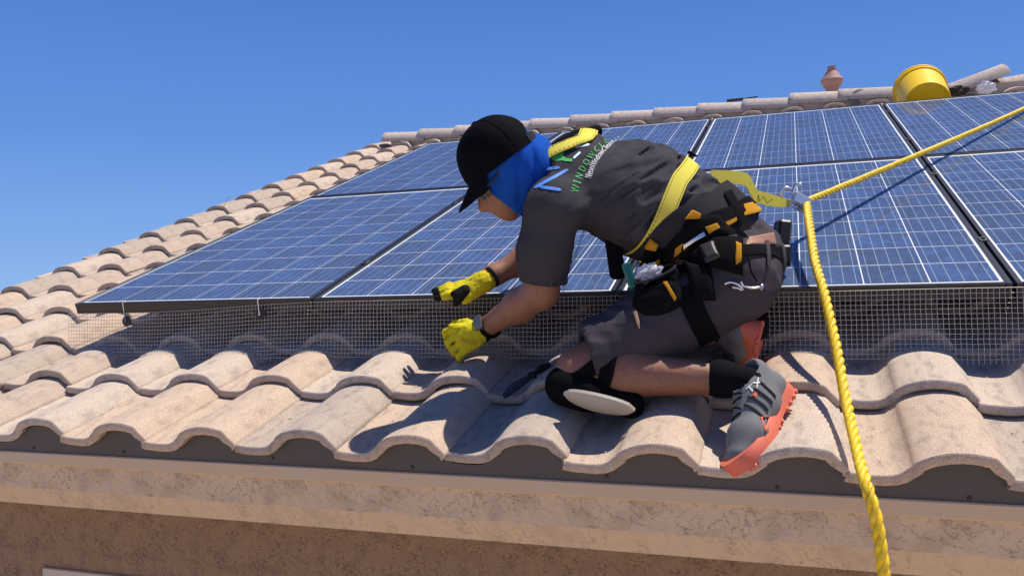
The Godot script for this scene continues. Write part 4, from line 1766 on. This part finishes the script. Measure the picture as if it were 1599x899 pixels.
func build_pouches(hold: Array, tb: Node) -> void:
	# clip plates standing on the belt: black with orange marks
	var st := stool()
	patch(st, hold, [[1052, 388], [1068, 343], [1118, 342], [1150, 378]], 0.022, 0.012)
	var p1 := pp("clip_plate", done(st), M.belt, tb)
	for q in [[[1057, 380], [1069, 376], [1069, 391], [1060, 394]], [[1099, 361], [1114, 356], [1121, 367], [1106, 372]]]:
		st = stool()
		patch(st, hold, q, 0.0345, 0.0015)
		part("mark", done(st), M.orange, p1)
	st = stool()
	patch(st, hold, [[1065, 345], [1075, 334], [1089, 342], [1090, 348]], 0.03, 0.012)
	part("clip", done(st), M.orange, p1)
	st = stool()
	patch(st, hold, [[1070, 379], [1098, 367], [1101, 373], [1073, 386]], 0.0345, 0.0012)
	part("mark", done(st), M.steel, p1)
	st = stool()
	patch(st, hold, [[1003, 406], [1012, 372], [1040, 380], [1046, 402]], 0.022, 0.012)
	var p2 := pp("clip_plate", done(st), M.belt, tb)
	for q in [[[1006, 402], [1013, 398], [1014, 410], [1007, 414]], [[1025, 393], [1034, 389], [1040, 400], [1032, 405]]]:
		st = stool()
		patch(st, hold, q, 0.0345, 0.0015)
		part("mark", done(st), M.orange, p2)
	st = stool()
	patch(st, hold, [[1008, 374], [1015, 364], [1028, 372], [1026, 378]], 0.03, 0.012)
	part("clip", done(st), M.orange, p2)
	# hip pad under the plates and its buckle block
	st = stool()
	patch(st, hold, [[1065, 410], [1095, 377], [1160, 378], [1160, 432]], 0.012, 0.018, 8)
	var hp := pp("hip_pad", done(st), M.belt, tb)
	st = stool()
	patch(st, hold, [[1098, 397], [1120, 389], [1128, 412], [1106, 422]], 0.0305, 0.008)
	part("buckle", done(st), M.black_plastic, hp)
	st = stool()
	patch(st, hold, [[1149, 391], [1156, 394], [1156, 415], [1149, 420]], 0.0305, 0.003)
	part("tag", done(st), M.orange, hp)
	# tool holster hanging down the thigh
	st = stool()
	patch(st, hold, [[1068, 412], [1112, 420], [1118, 470], [1086, 470]], 0.006, 0.02, 8)
	pp("holster", done(st), M.belt, tb)
	# open pouch at the front of the belt: a soft bag cut off at its mouth
	var pt := px(1024, 420, 2.035)
	var pb := px(1029, 478, 2.015)
	var wide := (px(1060, 412, 2.03) - px(991, 441, 2.03)).normalized()
	var pcp := [flat(pt, pb, 0.033, 0.030, wide, 1.62), flat(px(1008, 476, 2.02), px(1050, 466, 2.02), 0.027, 0.027, CY, 1.15)]
	var mouth := (px(1024, 396, 2.035) - pt).normalized()
	mouth = (mouth - wide * mouth.dot(wide)).normalized()
	mouth = (mouth + CZ * 0.25).normalized()
	var sag := func(p: Vector3) -> float: return 0.004 * nzf.get_noise_3d(p.x * 22.0, p.y * 30.0, p.z * 22.0)
	var po := pp("pouch", body_mesh(pcp, 0.0055, {"k": 0.02, "disp": sag, "cuts": [[px(1023, 428, 2.03), mouth]], "minus": [flat(pt + mouth * 0.02, px(1028, 455, 2.02), 0.029, 0.024, wide, 1.66)]}), M.belt, tb)
	st = stool()
	var rim := PackedVector3Array()
	var fw := mouth.cross(wide).normalized()
	for i in 33:
		var an := TAU * i / 32.0
		rim.append(px(1023, 428, 2.03) + wide * cos(an) * 0.0535 + fw * sin(an) * 0.0335)
	tube(st, rim, 0.0036, 6, false)
	part("rim", done(st), M.belt_grey, po)
	st = stool()
	patch(st, pcp, [[1035, 441], [1041, 440], [1056, 466], [1053, 471]], 0.0045, 0.002, 6, 0.02)
	part("tag", done(st), M.orange, po)
	# flat black holster hanging under the chest
	pp("hanging_holster", body_mesh([flat(px(958, 378, 2.16), px(965, 430, 2.15), 0.0125, 0.012, CX, 1.75)], 0.005, {"k": 0.01}), M.belt, tb)
	# snap hooks on the hip
	st = stool()
	var hk := []
	for w in [[1130, 444], [1138, 441], [1150, 444], [1158, 452], [1150, 450], [1142, 449]]: hk.append(hit(hold, w[0], w[1]) + CZ * 0.012)
	tube(st, resample(hk, 0.004), 0.0035, 7)
	hk = []
	for w in [[1156, 440], [1160, 447], [1172, 450], [1184, 449], [1190, 445], [1186, 453]]: hk.append(hit(hold, w[0], w[1]) + CZ * 0.012)
	tube(st, resample(hk, 0.004), 0.003, 7)
	pp("snap_hook", done(st), M.steel, tb)
	st = stool()
	hk = []
	for w in [[1165, 398], [1168, 410], [1171, 425], [1180, 440]]: hk.append(hit(hold, w[0], w[1]) + CZ * 0.016)
	tube(st, resample(hk, 0.006), 0.0025, 6)
	pp("cord", done(st), M.belt, tb)
	# black clip box behind the hip
	st = stool()
	cbox(st, Vector3(-0.018, -0.05, -0.03), Vector3(0.018, 0.05, 0.03), 0.006, Transform3D(Basis(CX, CY, CZ) * Basis(Vector3(0, 0, 1), -0.1), px(1221, 372, 2.36)))
	cbox(st, Vector3(-0.012, -0.03, -0.02), Vector3(0.012, 0.03, 0.02), 0.005, Transform3D(Basis(CX, CY, CZ), px(1227, 400, 2.33)))
	pp("tool_clip", done(st), M.black_plastic, tb)

# ---- shoes: x outward from the sole's side, y up from the sole, z to the toe
func build_shoes(ankL: Vector3, ankR: Vector3) -> void:
	M.shoe = cloth_mat(lin(0.25, 0.26, 0.27), 90, 0.25, 14.0)
	M.shoe_dark = cloth_mat(lin(0.055, 0.06, 0.068), 91, 0.2, 14.0)
	M.coral = smat(lin(0.62, 0.14, 0.085), 0.6)
	M.sock = cloth_mat(lin(0.012, 0.012, 0.014), 92, 0.2)
	var toe := px(1148, 715, 1.775)
	var heel := px(1212, 600, 1.915)
	var z := (toe - heel).normalized()
	var y := (CX * -0.86 + CY * 0.40 + CZ * 0.25)
	y = (y - z * y.dot(z)).normalized()
	var x := y.cross(z)
	shoe(Transform3D(Basis(x, y, z), heel + (toe - heel) * 0.36 - y * 0.035), ankL, true)
	# far shoe: sole turned to the right, toe on the tile
	var heel2 := px(1180, 505, 2.10)
	var toe2 := at(2.37, -0.165, -0.150)
	z = (toe2 - heel2 + RB.z * -0.10).normalized()
	y = (CX * -0.80 + CY * 0.15 - CZ * 0.50)
	y = (y - z * y.dot(z)).normalized()
	x = y.cross(z)
	shoe(Transform3D(Basis(x, y, z), px(1183, 535, 2.13) + z * 0.02), ankR, false)

func shoe_half(z: float) -> float:
	# half width of the sole along its length, z from -0.105 (heel) to 0.185 (toe)
	var t := (z + 0.105) / 0.29
	var w := 0.033 + 0.019 * smoothstep(0.25, 0.72, t)
	w *= sqrt(maxf(0.0, 1.0 - pow(maxf(0.0, (t - 0.72) / 0.28), 2.2)))
	w *= sqrt(maxf(0.0, 1.0 - pow(maxf(0.0, (0.14 - t) / 0.14), 2.4)))
	return w

func shoe(xf: Transform3D, ankle: Vector3, near: bool) -> void:
	var inv := xf.affine_inverse()
	var an := inv * ankle
	var up := [
		flat(Vector3(0, 0.040, -0.070), Vector3(0, 0.042, 0.0), 0.032, 0.034, Vector3(1, 0, 0), 1.12),
		flat(Vector3(0, 0.044, 0.0), Vector3(0.002, 0.036, 0.085), 0.038, 0.034, Vector3(1, 0, 0), 1.22),
		flat(Vector3(0.002, 0.034, 0.085), Vector3(0.0, 0.028, 0.140), 0.034, 0.026, Vector3(1, 0, 0), 1.42),
		[Vector3(0, 0.055, -0.058), Vector3(0, 0.092, -0.066), 0.033, 0.032],
		[Vector3(0, 0.060, -0.02), Vector3(0, 0.086, -0.028), 0.033, 0.034],
		[Vector3(0, 0.062, 0.03), Vector3(0, 0.080, 0.0), 0.028, 0.030],
	]
	var holder := Transform3D(xf.basis, xf.origin - person_at)
	var u := part("shoe", body_mesh(up, 0.005, {"k": 0.022, "cuts": [[Vector3(0, 0.018, 0), Vector3(0, -1, 0)]], "minus": [[Vector3(0, 0.105, -0.055), Vector3(0, 0.115, -0.015), 0.027, 0.027]]}), M.shoe, person, holder)
	# sole with side wall and lugs
	var st := stool()
	var Z := []
	for i in 30: Z.append(-0.105 + 0.29 * (0.5 - 0.5 * cos(PI * i / 29.0)))
	var L := [[0.0, 1.0], [0.012, 1.05], [0.026, 1.0], [0.034, 0.93]]
	var rows := []
	for l in L:
		var row := PackedVector3Array()
		for i in Z.size():
			var zz: float = Z[i]
			var hy: float = l[0] * (1.0 + 0.25 * smoothstep(0.02, -0.08, zz)) + 0.010 * smoothstep(0.11, 0.185, zz)
			row.append(Vector3(shoe_half(zz) * l[1], hy, zz))
		for i in range(Z.size() - 1, -1, -1):
			var zz: float = Z[i]
			var hy: float = l[0] * (1.0 + 0.25 * smoothstep(0.02, -0.08, zz)) + 0.010 * smoothstep(0.11, 0.185, zz)
			row.append(Vector3(-shoe_half(zz) * l[1], hy, zz))
		row.reverse()
		rows.append(row)
	st.set_smooth_group(1)
	sheet(st, rows, true)
	st.set_smooth_group(-1)
	var n := Z.size()
	for i in n - 1:
		var zz: float = Z[i]
		var z2: float = Z[i + 1]
		var h0 := 0.010 * smoothstep(0.11, 0.185, zz)
		var h1 := 0.010 * smoothstep(0.11, 0.185, z2)
		quad(st, Vector3(-shoe_half(zz), h0, zz), Vector3(shoe_half(zz), h0, zz), Vector3(shoe_half(z2), h1, z2), Vector3(-shoe_half(z2), h1, z2))
		var hh: float = 0.034 * (1.0 + 0.25 * smoothstep(0.02, -0.08, zz)) + h0
		var h2: float = 0.034 * (1.0 + 0.25 * smoothstep(0.02, -0.08, z2)) + h1
		quad(st, Vector3(shoe_half(zz) * 0.93, hh, zz), Vector3(-shoe_half(zz) * 0.93, hh, zz), Vector3(-shoe_half(z2) * 0.93, h2, z2), Vector3(shoe_half(z2) * 0.93, h2, z2))
	var rng := RandomNumberGenerator.new()
	rng.seed = 3
	var zz := -0.092
	while zz < 0.172:
		if zz < -0.022 or zz > 0.0:
			var hw := shoe_half(zz)
			for s in [-1.0, 0.0, 1.0]:
				var cx: float = s * hw * 0.72
				var a: float = 0.35 * s
				var hx := 0.011 if s != 0.0 else 0.012
				var lift := 0.010 * smoothstep(0.11, 0.185, zz)
				cbox(st, Vector3(-hx, -0.0075, -0.006), Vector3(hx, 0.002, 0.006), 0.0018, Transform3D(Basis(Vector3(0, 1, 0), a), Vector3(cx * 1.05, lift, zz + absf(s) * 0.006)))
		zz += 0.0205
	part("sole", done(st), M.coral, u)
	# coloured toe guard and triangle on the outer side, grey bands, laces
	st = stool()
	for i in 4:
		var zc := 0.055 - i * 0.022
		var ln := PackedVector3Array()
		for k in 7:
			var a := lerpf(0.15, 1.25, k / 6.0)
			var pp_ := Vector3(0.06 * cos(a), 0.036 + 0.05 * sin(a), zc - 0.012 * k / 6.0)
			ln.append(settle(up, pp_, 0.001, 0.022))
		tube(st, ln, 0.0032, 6)
	part("side_band", done(st), M.shoe_dark, u)
	st = stool()
	for s in [1.0, -1.0]:
		var tr := []
		for w in [Vector3(0.055 * s, 0.030, 0.085), Vector3(0.055 * s, 0.052, 0.060), Vector3(0.055 * s, 0.030, 0.040), Vector3(0.055 * s, 0.030, 0.085)]: tr.append(settle(up, w, 0.001, 0.022))
		tube(st, PackedVector3Array(tr), 0.003, 6)
	part("side_triangle", done(st), M.coral, u)
	st = stool()
	for i in 5:
		var zc := 0.075 - i * 0.017
		var ln := PackedVector3Array()
		for k in 5:
			var q := Vector3(lerpf(-0.022, 0.022, k / 4.0), 0.11, zc + (0.008 if i % 2 else -0.008) * (k / 4.0 - 0.5))
			ln.append(settle(up, q, 0.0015, 0.022))
		tube(st, ln, 0.0018, 5)
	part("lace", done(st), M.belt, u)
	st = stool()
	var tg := settle(up, Vector3(0.05, 0.09, 0.02), 0.002, 0.022)
	cbox(st, Vector3(-0.002, -0.004, -0.005), Vector3(0.002, 0.004, 0.005), 0.0, Transform3D(Basis(), tg))
	part("tag", done(st), M.coral, u)
	if near:
		var wc := []
		for c in up:
			if c.size() > 4: wc.append([c[0], c[1], c[2], c[3], c[4] * inv, c[5]])
			else: wc.append([xf * c[0], xf * c[1], c[2], c[3]])
		pp("lettering", print_text("TX", wc, Vector2(1172, 615), Vector2(1182, 607), Vector2(1193, 596), 10.0, 10.0, 0.022), M.print_white)
	# sock between the shoe and the leg
	var sc := [[Vector3(0, 0.085, -0.035), an, 0.036, 0.0405], [an, an + (an - Vector3(0, 0.085, -0.035)).normalized() * 0.02, 0.0405, 0.042]]
	part("sock", body_mesh(sc, 0.006, {"k": 0.02}), M.sock, person, holder)

# ---- gloves
func build_gloves(wrL: Vector3, wrR: Vector3, sk: Array) -> void:
	# near hand: back of the hand to the camera, fingers curled round the mesh
	var zn := 2.372
	var c := []
	c.append([px(752, 517, zn), px(738, 521, zn), 0.033, 0.032])
	var kn := []
	for i in 4:
		var t := i / 3.0
		kn.append(px(lerpf(707, 725, t), lerpf(512, 549, t), zn - 0.004 + 0.014 * absf(t - 0.4)))
	for i in 4: c.append([px(738, 517, zn).lerp(px(745, 532, zn), i / 3.0), kn[i], 0.022, 0.0118])
	for i in 3: c.append([kn[i].lerp(px(742, 524, zn), 0.25), kn[i + 1].lerp(px(742, 524, zn), 0.25), 0.0165, 0.0155])
	var fg := [[[696, 520, 0.010], [697, 528, 0.043]], [[700, 534, 0.006], [702, 543, 0.038]], [[707, 546, 0.006], [710, 554, 0.034]], [[717, 557, 0.006], [720, 562, 0.032]]]
	var tips := []
	for i in 4:
		var p1 := px(fg[i][0][0], fg[i][0][1], zn + fg[i][0][2])
		var p2 := px(fg[i][1][0], fg[i][1][1], zn + fg[i][1][2])
		c.append([kn[i], p1, 0.0108, 0.0098])
		c.append([p1, p2, 0.0098, 0.0090])
		tips.append([p2, px(fg[i][1][0] + 5, fg[i][1][1] + 2, zn + fg[i][1][2] + 0.022), 0.0100, 0.0092])
	var th := [px(728, 506, zn + 0.02), px(712, 506, zn + 0.045), px(702, 516, zn + 0.06)]
	c.append([px(740, 513, zn + 0.012), th[0], 0.020, 0.0155])
	c.append([th[0], th[1], 0.0145, 0.0125])
	c.append([th[1], th[2], 0.0125, 0.0105])
	var pucker := func(p: Vector3) -> float: return 0.0022 * nzf.get_noise_3d(p.x * 70.0, p.y * 70.0, p.z * 70.0)
	var g1 := pp("glove", body_mesh(c, 0.0033, {"k": 0.006, "disp": pucker}), M.glove)
	for t in tips:
		pp("fingertip", body_mesh([t], 0.0036, {"k": 0.006}), M.glove_black, g1)
	# cuff
	var cu := [[px(752, 517, zn), px(760, 513, 2.385), 0.0345, 0.0345]]
	pp("cuff", body_mesh([[px(753.5, 516.5, zn), px(755.5, 515.5, zn), 0.0355, 0.0355]], 0.004, {"cuts": [[px(757, 514, zn), (wrL - px(735, 524, zn)).normalized()], [px(751, 518, zn), (px(735, 524, zn) - wrL).normalized()]]}), M.glove_black, g1)
	pp("lettering", print_text("UTILITY", c, Vector2(720, 532), Vector2(731, 536), Vector2(743, 541), 6.0, 6.0), M.black_plastic, g1)
	# watch
	var wc := wrL
	var wa: Vector3 = (sk[11][0] - wrL).normalized()
	var st := stool()
	var wl := PackedVector3Array()
	var wx := wa.cross(CY).normalized()
	var wy := wa.cross(wx)
	for i in 21:
		var a := TAU * i / 20.0
		wl.append(wc + wa * 0.026 + (wx * cos(a) + wy * sin(a)) * 0.0350)
	tube(st, wl, 0.0060, 6, false)
	var wt := pp("watch", done(st), M.belt)
	st = stool()
	var wn := (CZ * 0.75 - CX * 0.15 + CY * 0.3)
	wn = (wn - wa * wn.dot(wa)).normalized()
	cbox(st, Vector3(-0.018, -0.021, -0.005), Vector3(0.018, 0.021, 0.006), 0.003, Transform3D(Basis(wa, wn.cross(wa), wn), wc + wa * 0.026 + wn * 0.0385))
	pp("watch_case", done(st), smat(lin(0.16, 0.165, 0.18), 0.3, 0.6), wt)
	# far hand: fingers stretched along the panel edge
	var zf := 2.455
	var d := []
	d.append([px(768, 433, 2.465), px(757, 440, zf), 0.029, 0.033])
	var kf := []
	for i in 4:
		var t := i / 3.0
		kf.append(px(lerpf(722, 720, t), lerpf(459, 448, t), zf - 0.016 + 0.066 * t))
	for i in 4: d.append([px(752, 443, zf - 0.008).lerp(px(748, 438, zf + 0.03), i / 3.0), kf[i], 0.023, 0.0155])
	for i in 3: d.append([kf[i], kf[i + 1], 0.0155, 0.0155])
	var ft := [[700, 462, 682, 466], [698, 454.5, 680, 459], [698, 450, 678, 455], [702, 447, 684, 452]]
	var tp := []
	for i in 4:
		var dz: float = -0.016 + 0.024 * i
		var p1 := px(ft[i][0], ft[i][1], zf + dz)
		var p2 := px(ft[i][2], ft[i][3], zf + dz + 0.004)
		d.append([kf[i], p1, 0.0125, 0.0110])
		d.append([p1, p1.lerp(p2, 0.55), 0.0110, 0.0104])
		tp.append([p1.lerp(p2, 0.62), p2, 0.0106, 0.0088])
	d.append([px(750, 448, zf - 0.01), px(727, 468, zf - 0.03), 0.024, 0.0145])
	var g2 := pp("glove", body_mesh(d, 0.0036, {"k": 0.010, "disp": pucker}), M.glove)
	for t in tp: pp("fingertip", body_mesh([t], 0.0036, {"k": 0.006}), M.glove_black, g2)
	pp("thumb_guard", body_mesh([[px(726, 455, zf - 0.034), px(718, 463, zf - 0.036), 0.0165, 0.0155], [px(718, 463, zf - 0.036), px(713, 474, zf - 0.034), 0.015, 0.0105], [px(728, 452, zf - 0.024), px(708, 459, zf - 0.028), 0.012, 0.009]], 0.0036, {"k": 0.012}), M.glove_black, g2)
	var ax := (px(768, 433, 2.465) - px(757, 440, zf)).normalized()
	pp("cuff", body_mesh([[px(766, 434, 2.465), px(769, 432, 2.465), 0.0325, 0.034]], 0.004, {"cuts": [[px(769.5, 431.5, 2.465), ax], [px(764.5, 435.5, 2.465), -ax]]}), M.glove_black, g2)

# ---------------------------------------------------------------- small things
func build_small_things() -> void:
	# lanyard from the harness to the rope clamp
	var A := at(2.5186, 0.481, 0.115)
	var lt := thing("lanyard", "yellow webbing lanyard with black stitching between harness and rope clamp", "strap", Transform3D.IDENTITY)
	var st := stool()
	var mid := [px(1112, 276, 2.42), px(1140, 277, 2.44), px(1166, 281, 2.46), px(1175, 296, 2.48), px(1183, 307, 2.50), px(1205, 313, 2.54), px(1234, 319, 2.60)]
	var hw := [0.019, 0.020, 0.020, 0.018, 0.020, 0.017, 0.008]
	var pts := resample(mid, 0.012)
	var top := []
	var bot := []
	for i in pts.size():
		var t := (pts[mini(i + 1, pts.size() - 1)] - pts[maxi(i - 1, 0)]).normalized()
		var f := i / float(pts.size() - 1) * (hw.size() - 1)
		var w := lerpf(hw[int(f)], hw[mini(int(f) + 1, hw.size() - 1)], f - int(f))
		var s := (CY * 0.9 + CX * 0.25 + CZ * -0.25)
		s = (s - t * s.dot(t)).normalized()
		var n := t.cross(s)
		if n.dot(CZ) < 0.0: n = -n
		top.append(PackedVector3Array([pts[i] - s * w + n * 0.0015, pts[i] + s * w + n * 0.0015]))
		bot.append(PackedVector3Array([pts[i] - s * w - n * 0.0015, pts[i] + s * w - n * 0.0015]))
	for r in [top, bot]:
		for q in r: q.reverse()
	slab(st, top, bot)
	part("webbing", done(st), M.web, lt)
	# stitching, zigzag
	st = stool()
	var zz := []
	for w in [[1185, 305], [1187, 315], [1193, 307], [1199, 318], [1207, 311]]: zz.append(px(w[0], w[1], 2.50))
	tube(st, PackedVector3Array(zz), 0.0012, 5)
	part("stitching", done(st), M.belt, lt)
	# rope clamp
	var gt := thing("rope_clamp", "steel rope clamp gripping the yellow rope at the lanyard end", "rope clamp", Transform3D(Basis(CX, CY, CZ) * Basis(Vector3(0, 0, 1), -0.5) * Basis.from_scale(Vector3.ONE * 1.35), A - CX * 0.012))
	st = stool()
	cbox(st, Vector3(-0.026, -0.013, -0.014), Vector3(0.022, 0.015, 0.014), 0.005)
	cbox(st, Vector3(-0.012, -0.022, -0.010), Vector3(0.018, -0.0135, 0.010), 0.003)
	part("housing", done(st), M.steel, gt)
	st = stool()
	var ring := PackedVector3Array()
	for i in 17:
		var a := TAU * i / 16.0
		ring.append(Vector3(-0.038 + 0.017 * cos(a), 0.0 + 0.013 * sin(a), 0.004))
	tube(st, ring, 0.0038, 8, false)
	part("eye", done(st), M.steel, gt)
	st = stool()
	tube(st, PackedVector3Array([Vector3(-0.03, 0.004, 0.016), Vector3(-0.036, 0.022, 0.018), Vector3(-0.026, 0.030, 0.016)]), 0.0045, 8)
	part("lever", done(st), M.steel, gt)
	# cutters on the tile
	M.handle_dark = smat(lin(0.03, 0.037, 0.055), 0.5)
	var tt := thing("cutting_pliers", "dark handled cutting pliers lying in a tile channel by the knee", "pliers", Transform3D.IDENTITY)
	var wz := -0.165
	st = stool()
	var h0 := on_plane(792, 613, wz)
	var h1 := on_plane(824, 592, wz + 0.012)
	var h2 := on_plane(843, 578, wz + 0.02)
	tube(st, resample([h0, h0.lerp(h1, 0.4) + RB.y * 0.006, h1], 0.012), 0.0085, 8)
	tube(st, resample([h0 + RB.z * 0.022, h0.lerp(h1, 0.45) + RB.z * 0.016, h1 + RB.z * 0.004], 0.012), 0.0085, 8)
	part("handle", done(st), M.handle_dark, tt)
	st = stool()
	tube(st, PackedVector3Array([h1, h2]), 0.007, 6)
	lathe(st, [[0.0, -0.006], [0.012, -0.006], [0.012, 0.006], [0.0, 0.006]], 14, Transform3D(RB, h1.lerp(h2, 0.4)))
	tube(st, PackedVector3Array([h2, on_plane(858, 571, wz + 0.02)]), PackedFloat32Array([0.013, 0.010]), 8)
	part("jaw", done(st), M.black_plastic, tt)
	# things in the pouch
	M.green_plastic = smat(lin(0.004, 0.10, 0.085), 0.35)
	var gr := thing("green_scraper", "green plastic handled tool sticking out of the belt pouch", "hand tool", Transform3D.IDENTITY)
	st = stool()
	var a0 := px(977, 411, 2.045)
	var a1 := px(991, 452, 2.035)
	cbox(st, Vector3(-0.011, 0, -0.008), Vector3(0.011, a0.distance_to(a1), 0.008), 0.004, Transform3D(Basis((CX * 0.95 + CY * 0.3).normalized(), (a0 - a1).normalized(), CZ).orthonormalized(), a1))
	part("handle", done(st), M.green_plastic, gr)
	var bg := thing("clear_bag", "clear crinkled plastic bag in the open belt pouch", "plastic bag", Transform3D(Basis(CX, CY, CZ) * Basis(Vector3(0, 0, 1), 0.4), px(1013, 427, 2.045)))
	part("film", crumple(0.034, 0.021, 0.02, 33), M.film, bg)
	M.wood = smat(lin(0.50, 0.36, 0.20), 0.6)
	var pc := thing("pencil", "pale wooden pencil poking out under the belt pouch", "pencil", Transform3D.IDENTITY)
	st = stool()
	tube(st, PackedVector3Array([px(992, 486, 1.985), px(997, 503, 1.983), px(999.5, 514, 1.982)]), PackedFloat32Array([0.004, 0.004, 0.0006]), 6)
	part("shaft", done(st), M.wood, pc)
	# crumbs of broken tile in the channels
	var rng := RandomNumberGenerator.new()
	rng.seed = 5
	st = stool()
	for i in 150:
		var u := rng.randf_range(0.2, 3.0)
		var k := roundf((u - TU0) / TP)
		if rng.randf() < 0.8: u = TU0 + (k + 0.5) * TP + rng.randfn(0, 0.022)
		var v := TV0 + rng.randf() * TE * 1.9 + 0.01
		var r := rng.randf_range(0.0008, 0.0026)
		if rng.randf() < 0.12: r *= 1.9
		var p := at(u, v, tile_w(u, v) + r * 0.3)
		cbox(st, -Vector3(r, r * 0.6, r * 0.8), Vector3(r, r * 0.6, r * 0.8), r * 0.25, Transform3D(Basis(Vector3(0.3, 1, 0.2).normalized(), rng.randf() * TAU), p))
	var cr := part("tile_crumbs", done(st), M.tile[0], self)
	cr.set_meta("kind", "stuff")
	tag(cr, "scattered crumbs of broken concrete in the tile channels", "debris")
